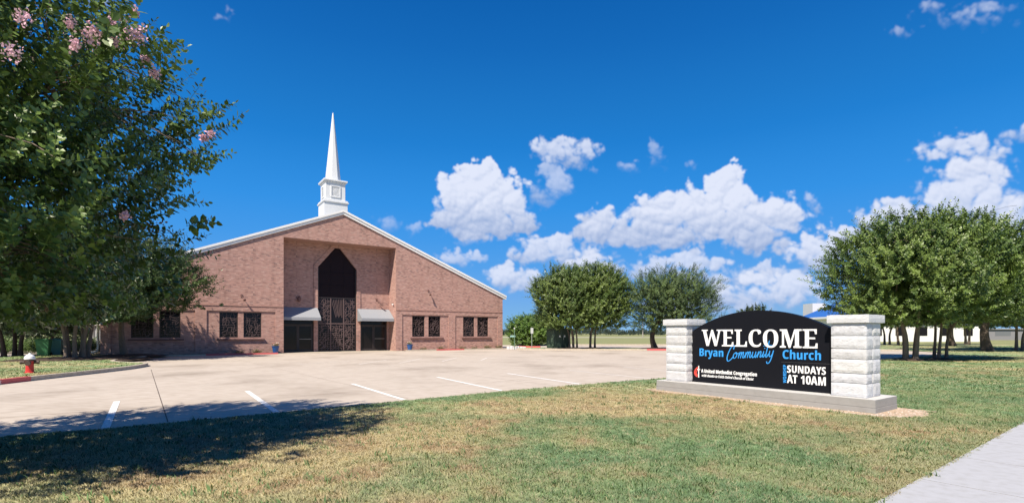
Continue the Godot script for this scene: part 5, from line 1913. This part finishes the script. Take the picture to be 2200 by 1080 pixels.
	for k in 1500:
		var x := rng.randf_range(-48.0, -29.0)
		var d := rng.randf_range(35.0, 39.0) + (x + 29.0) * -0.1
		xf.append(Transform3D(basis_y(Vector3(rng.randf_range(-0.5, 0.5), 1, rng.randf_range(-0.5, 0.5)), rng.randf() * TAU, rng.randf_range(0.6, 1.3)), at(x, d, rng.randf_range(0.0, 0.5))))
		var v := rng.randf_range(0.7, 1.2)
		cols.append(Color(0.10 * v, 0.17 * v, 0.035 * v))
	tag(multi("undergrowth", sprays.mid[0], xf, cols, M.leaf_dull), "tall bright green weeds beyond the drive at the far left", "undergrowth", "", "stuff")


func build_grass() -> void:
	var near := [tuft_mesh(21, 9, 0.034, 0.006, 0.03), tuft_mesh(22, 8, 0.028, 0.007, 0.03), tuft_mesh(23, 10, 0.042, 0.005, 0.035)]
	var mid := [tuft_mesh(24, 9, 0.04, 0.012, 0.06), tuft_mesh(25, 9, 0.035, 0.014, 0.07)]
	var xf := [[], [], [], [], []]
	var cols := [[], [], [], [], []]
	rng.seed = 616
	var lawn: PackedVector2Array = M.lawn_outline
	var isl: PackedVector2Array = M.island_outline
	var soil: PackedVector2Array = M.soil_outline
	var wd := Vector2(0.798, 0.603)
	var w0 := Vector2(4.08, 5.12)
	var bands := [[3.6, 6.0, 1500.0, true], [6.0, 9.0, 950.0, true], [9.0, 13.0, 500.0, true], [13.0, 20.0, 150.0, false], [20.0, 32.0, 45.0, false], [32.0, 60.0, 12.0, false]]
	for b in bands:
		var x0: float = -1.06 * b[1]
		var x1: float = 1.06 * b[1]
		var n := int((x1 - x0) * (b[1] - b[0]) * b[2])
		for k in n:
			var x := rng.randf_range(x0, x1)
			var d := rng.randf_range(b[0], b[1])
			if absf(x) > d * 1.06 + 0.3:
				continue
			var p := Vector2(x, d)
			var y := 0.03
			if not Geometry2D.is_point_in_polygon(p, lawn):
				if d > 11.0 and x < -14.0 and Geometry2D.is_point_in_polygon(p, isl):
					y = 0.12
				else:
					continue
			elif x > 2.0 and (p - w0).cross(wd) > 0.02 + 0.05 * gn3.get_noise_2d(x * 3.0, d * 3.0):
				continue
			elif x > 3.0 and x < 8.5 and d > 8.0 and d < 15.0 and Geometry2D.is_point_in_polygon(p, soil) and rng.randf() < 0.97:
				continue
			var c := turf_color(x, d)
			var v := rng.randf_range(0.72, 1.25)
			var straw := rng.randf()
			if straw < 0.15:
				c = c.lerp(Vector3(0.62, 0.54, 0.33), 0.75)
			var s := rng.randf_range(0.7, 1.25)
			if rng.randf() < 0.02:
				s *= rng.randf_range(1.5, 2.2)
				c = Vector3(0.15, 0.25, 0.09)
			var g := rng.randf() * TAU
			var q: int = rng.randi() % 3 if b[3] else 3 + rng.randi() % 2
			xf[q].append(Transform3D(Basis(Vector3.UP, g).scaled(Vector3(s, s * rng.randf_range(0.7, 1.1), s)), at(x, d, y)))
			cols[q].append(Color(c.x * v, c.y * v, c.z * v))
	var meshes := near + mid
	for q in 5:
		tag(multi("grass", meshes[q], xf[q], PackedColorArray(cols[q]), M.blade), "short mown part-dried grass blades of the front lawn", "grass", "", "stuff")


func build_small_plants() -> void:
	# low plants along the foot of the church wall
	var t := Basis(Vector3.UP, atan2(0.5594, 0.8289))
	var spots := [[-7.35, 0.55, 0.9, "low green clump under the left brick wall, nearer the window"], [-6.2, 0.55, 1.0, "low green clump under the left brick wall, nearer the blue planter"], [6.6, 0.5, 0.8, "low brown-green clump beside the right blue planter"], [8.3, 0.5, 0.9, "wider low clump under the right pair of windows nearest the recess"], [10.4, 0.5, 0.8, "low clump under the brick pier between the right window pairs"], [11.6, 0.5, 0.7, "small clump below the outer right windows"], [13.0, 0.5, 1.0, "yellowish clump below the outermost right window"], [14.3, 0.5, 1.0, "low clump at the church's right front corner"]]
	rng.seed = 717
	for s in spots:
		var p := at(-13.33, 40.37) + t * Vector3(s[0], 0.07, s[1])
		var o := thing("low_plant", s[3], "plant", p, 0.0, "low plants along the church wall")
		var xf := []
		var cols := PackedColorArray()
		for k in 60:
			var dir := Vector3(rng.randf_range(-0.9, 0.9), 1, rng.randf_range(-0.9, 0.9))
			xf.append(Transform3D(basis_y(dir, rng.randf() * TAU, rng.randf_range(0.5, 1.0) * s[2]), Vector3(rng.randf_range(-0.25, 0.25), 0, rng.randf_range(-0.15, 0.15))))
			var v := rng.randf_range(0.6, 1.2)
			cols.append(Color(0.13 * v, 0.13 * v, 0.045 * v))
		multi("foliage", sprays.tuft, xf, cols, M.leaf_dull, o).set_meta("kind", "stuff")
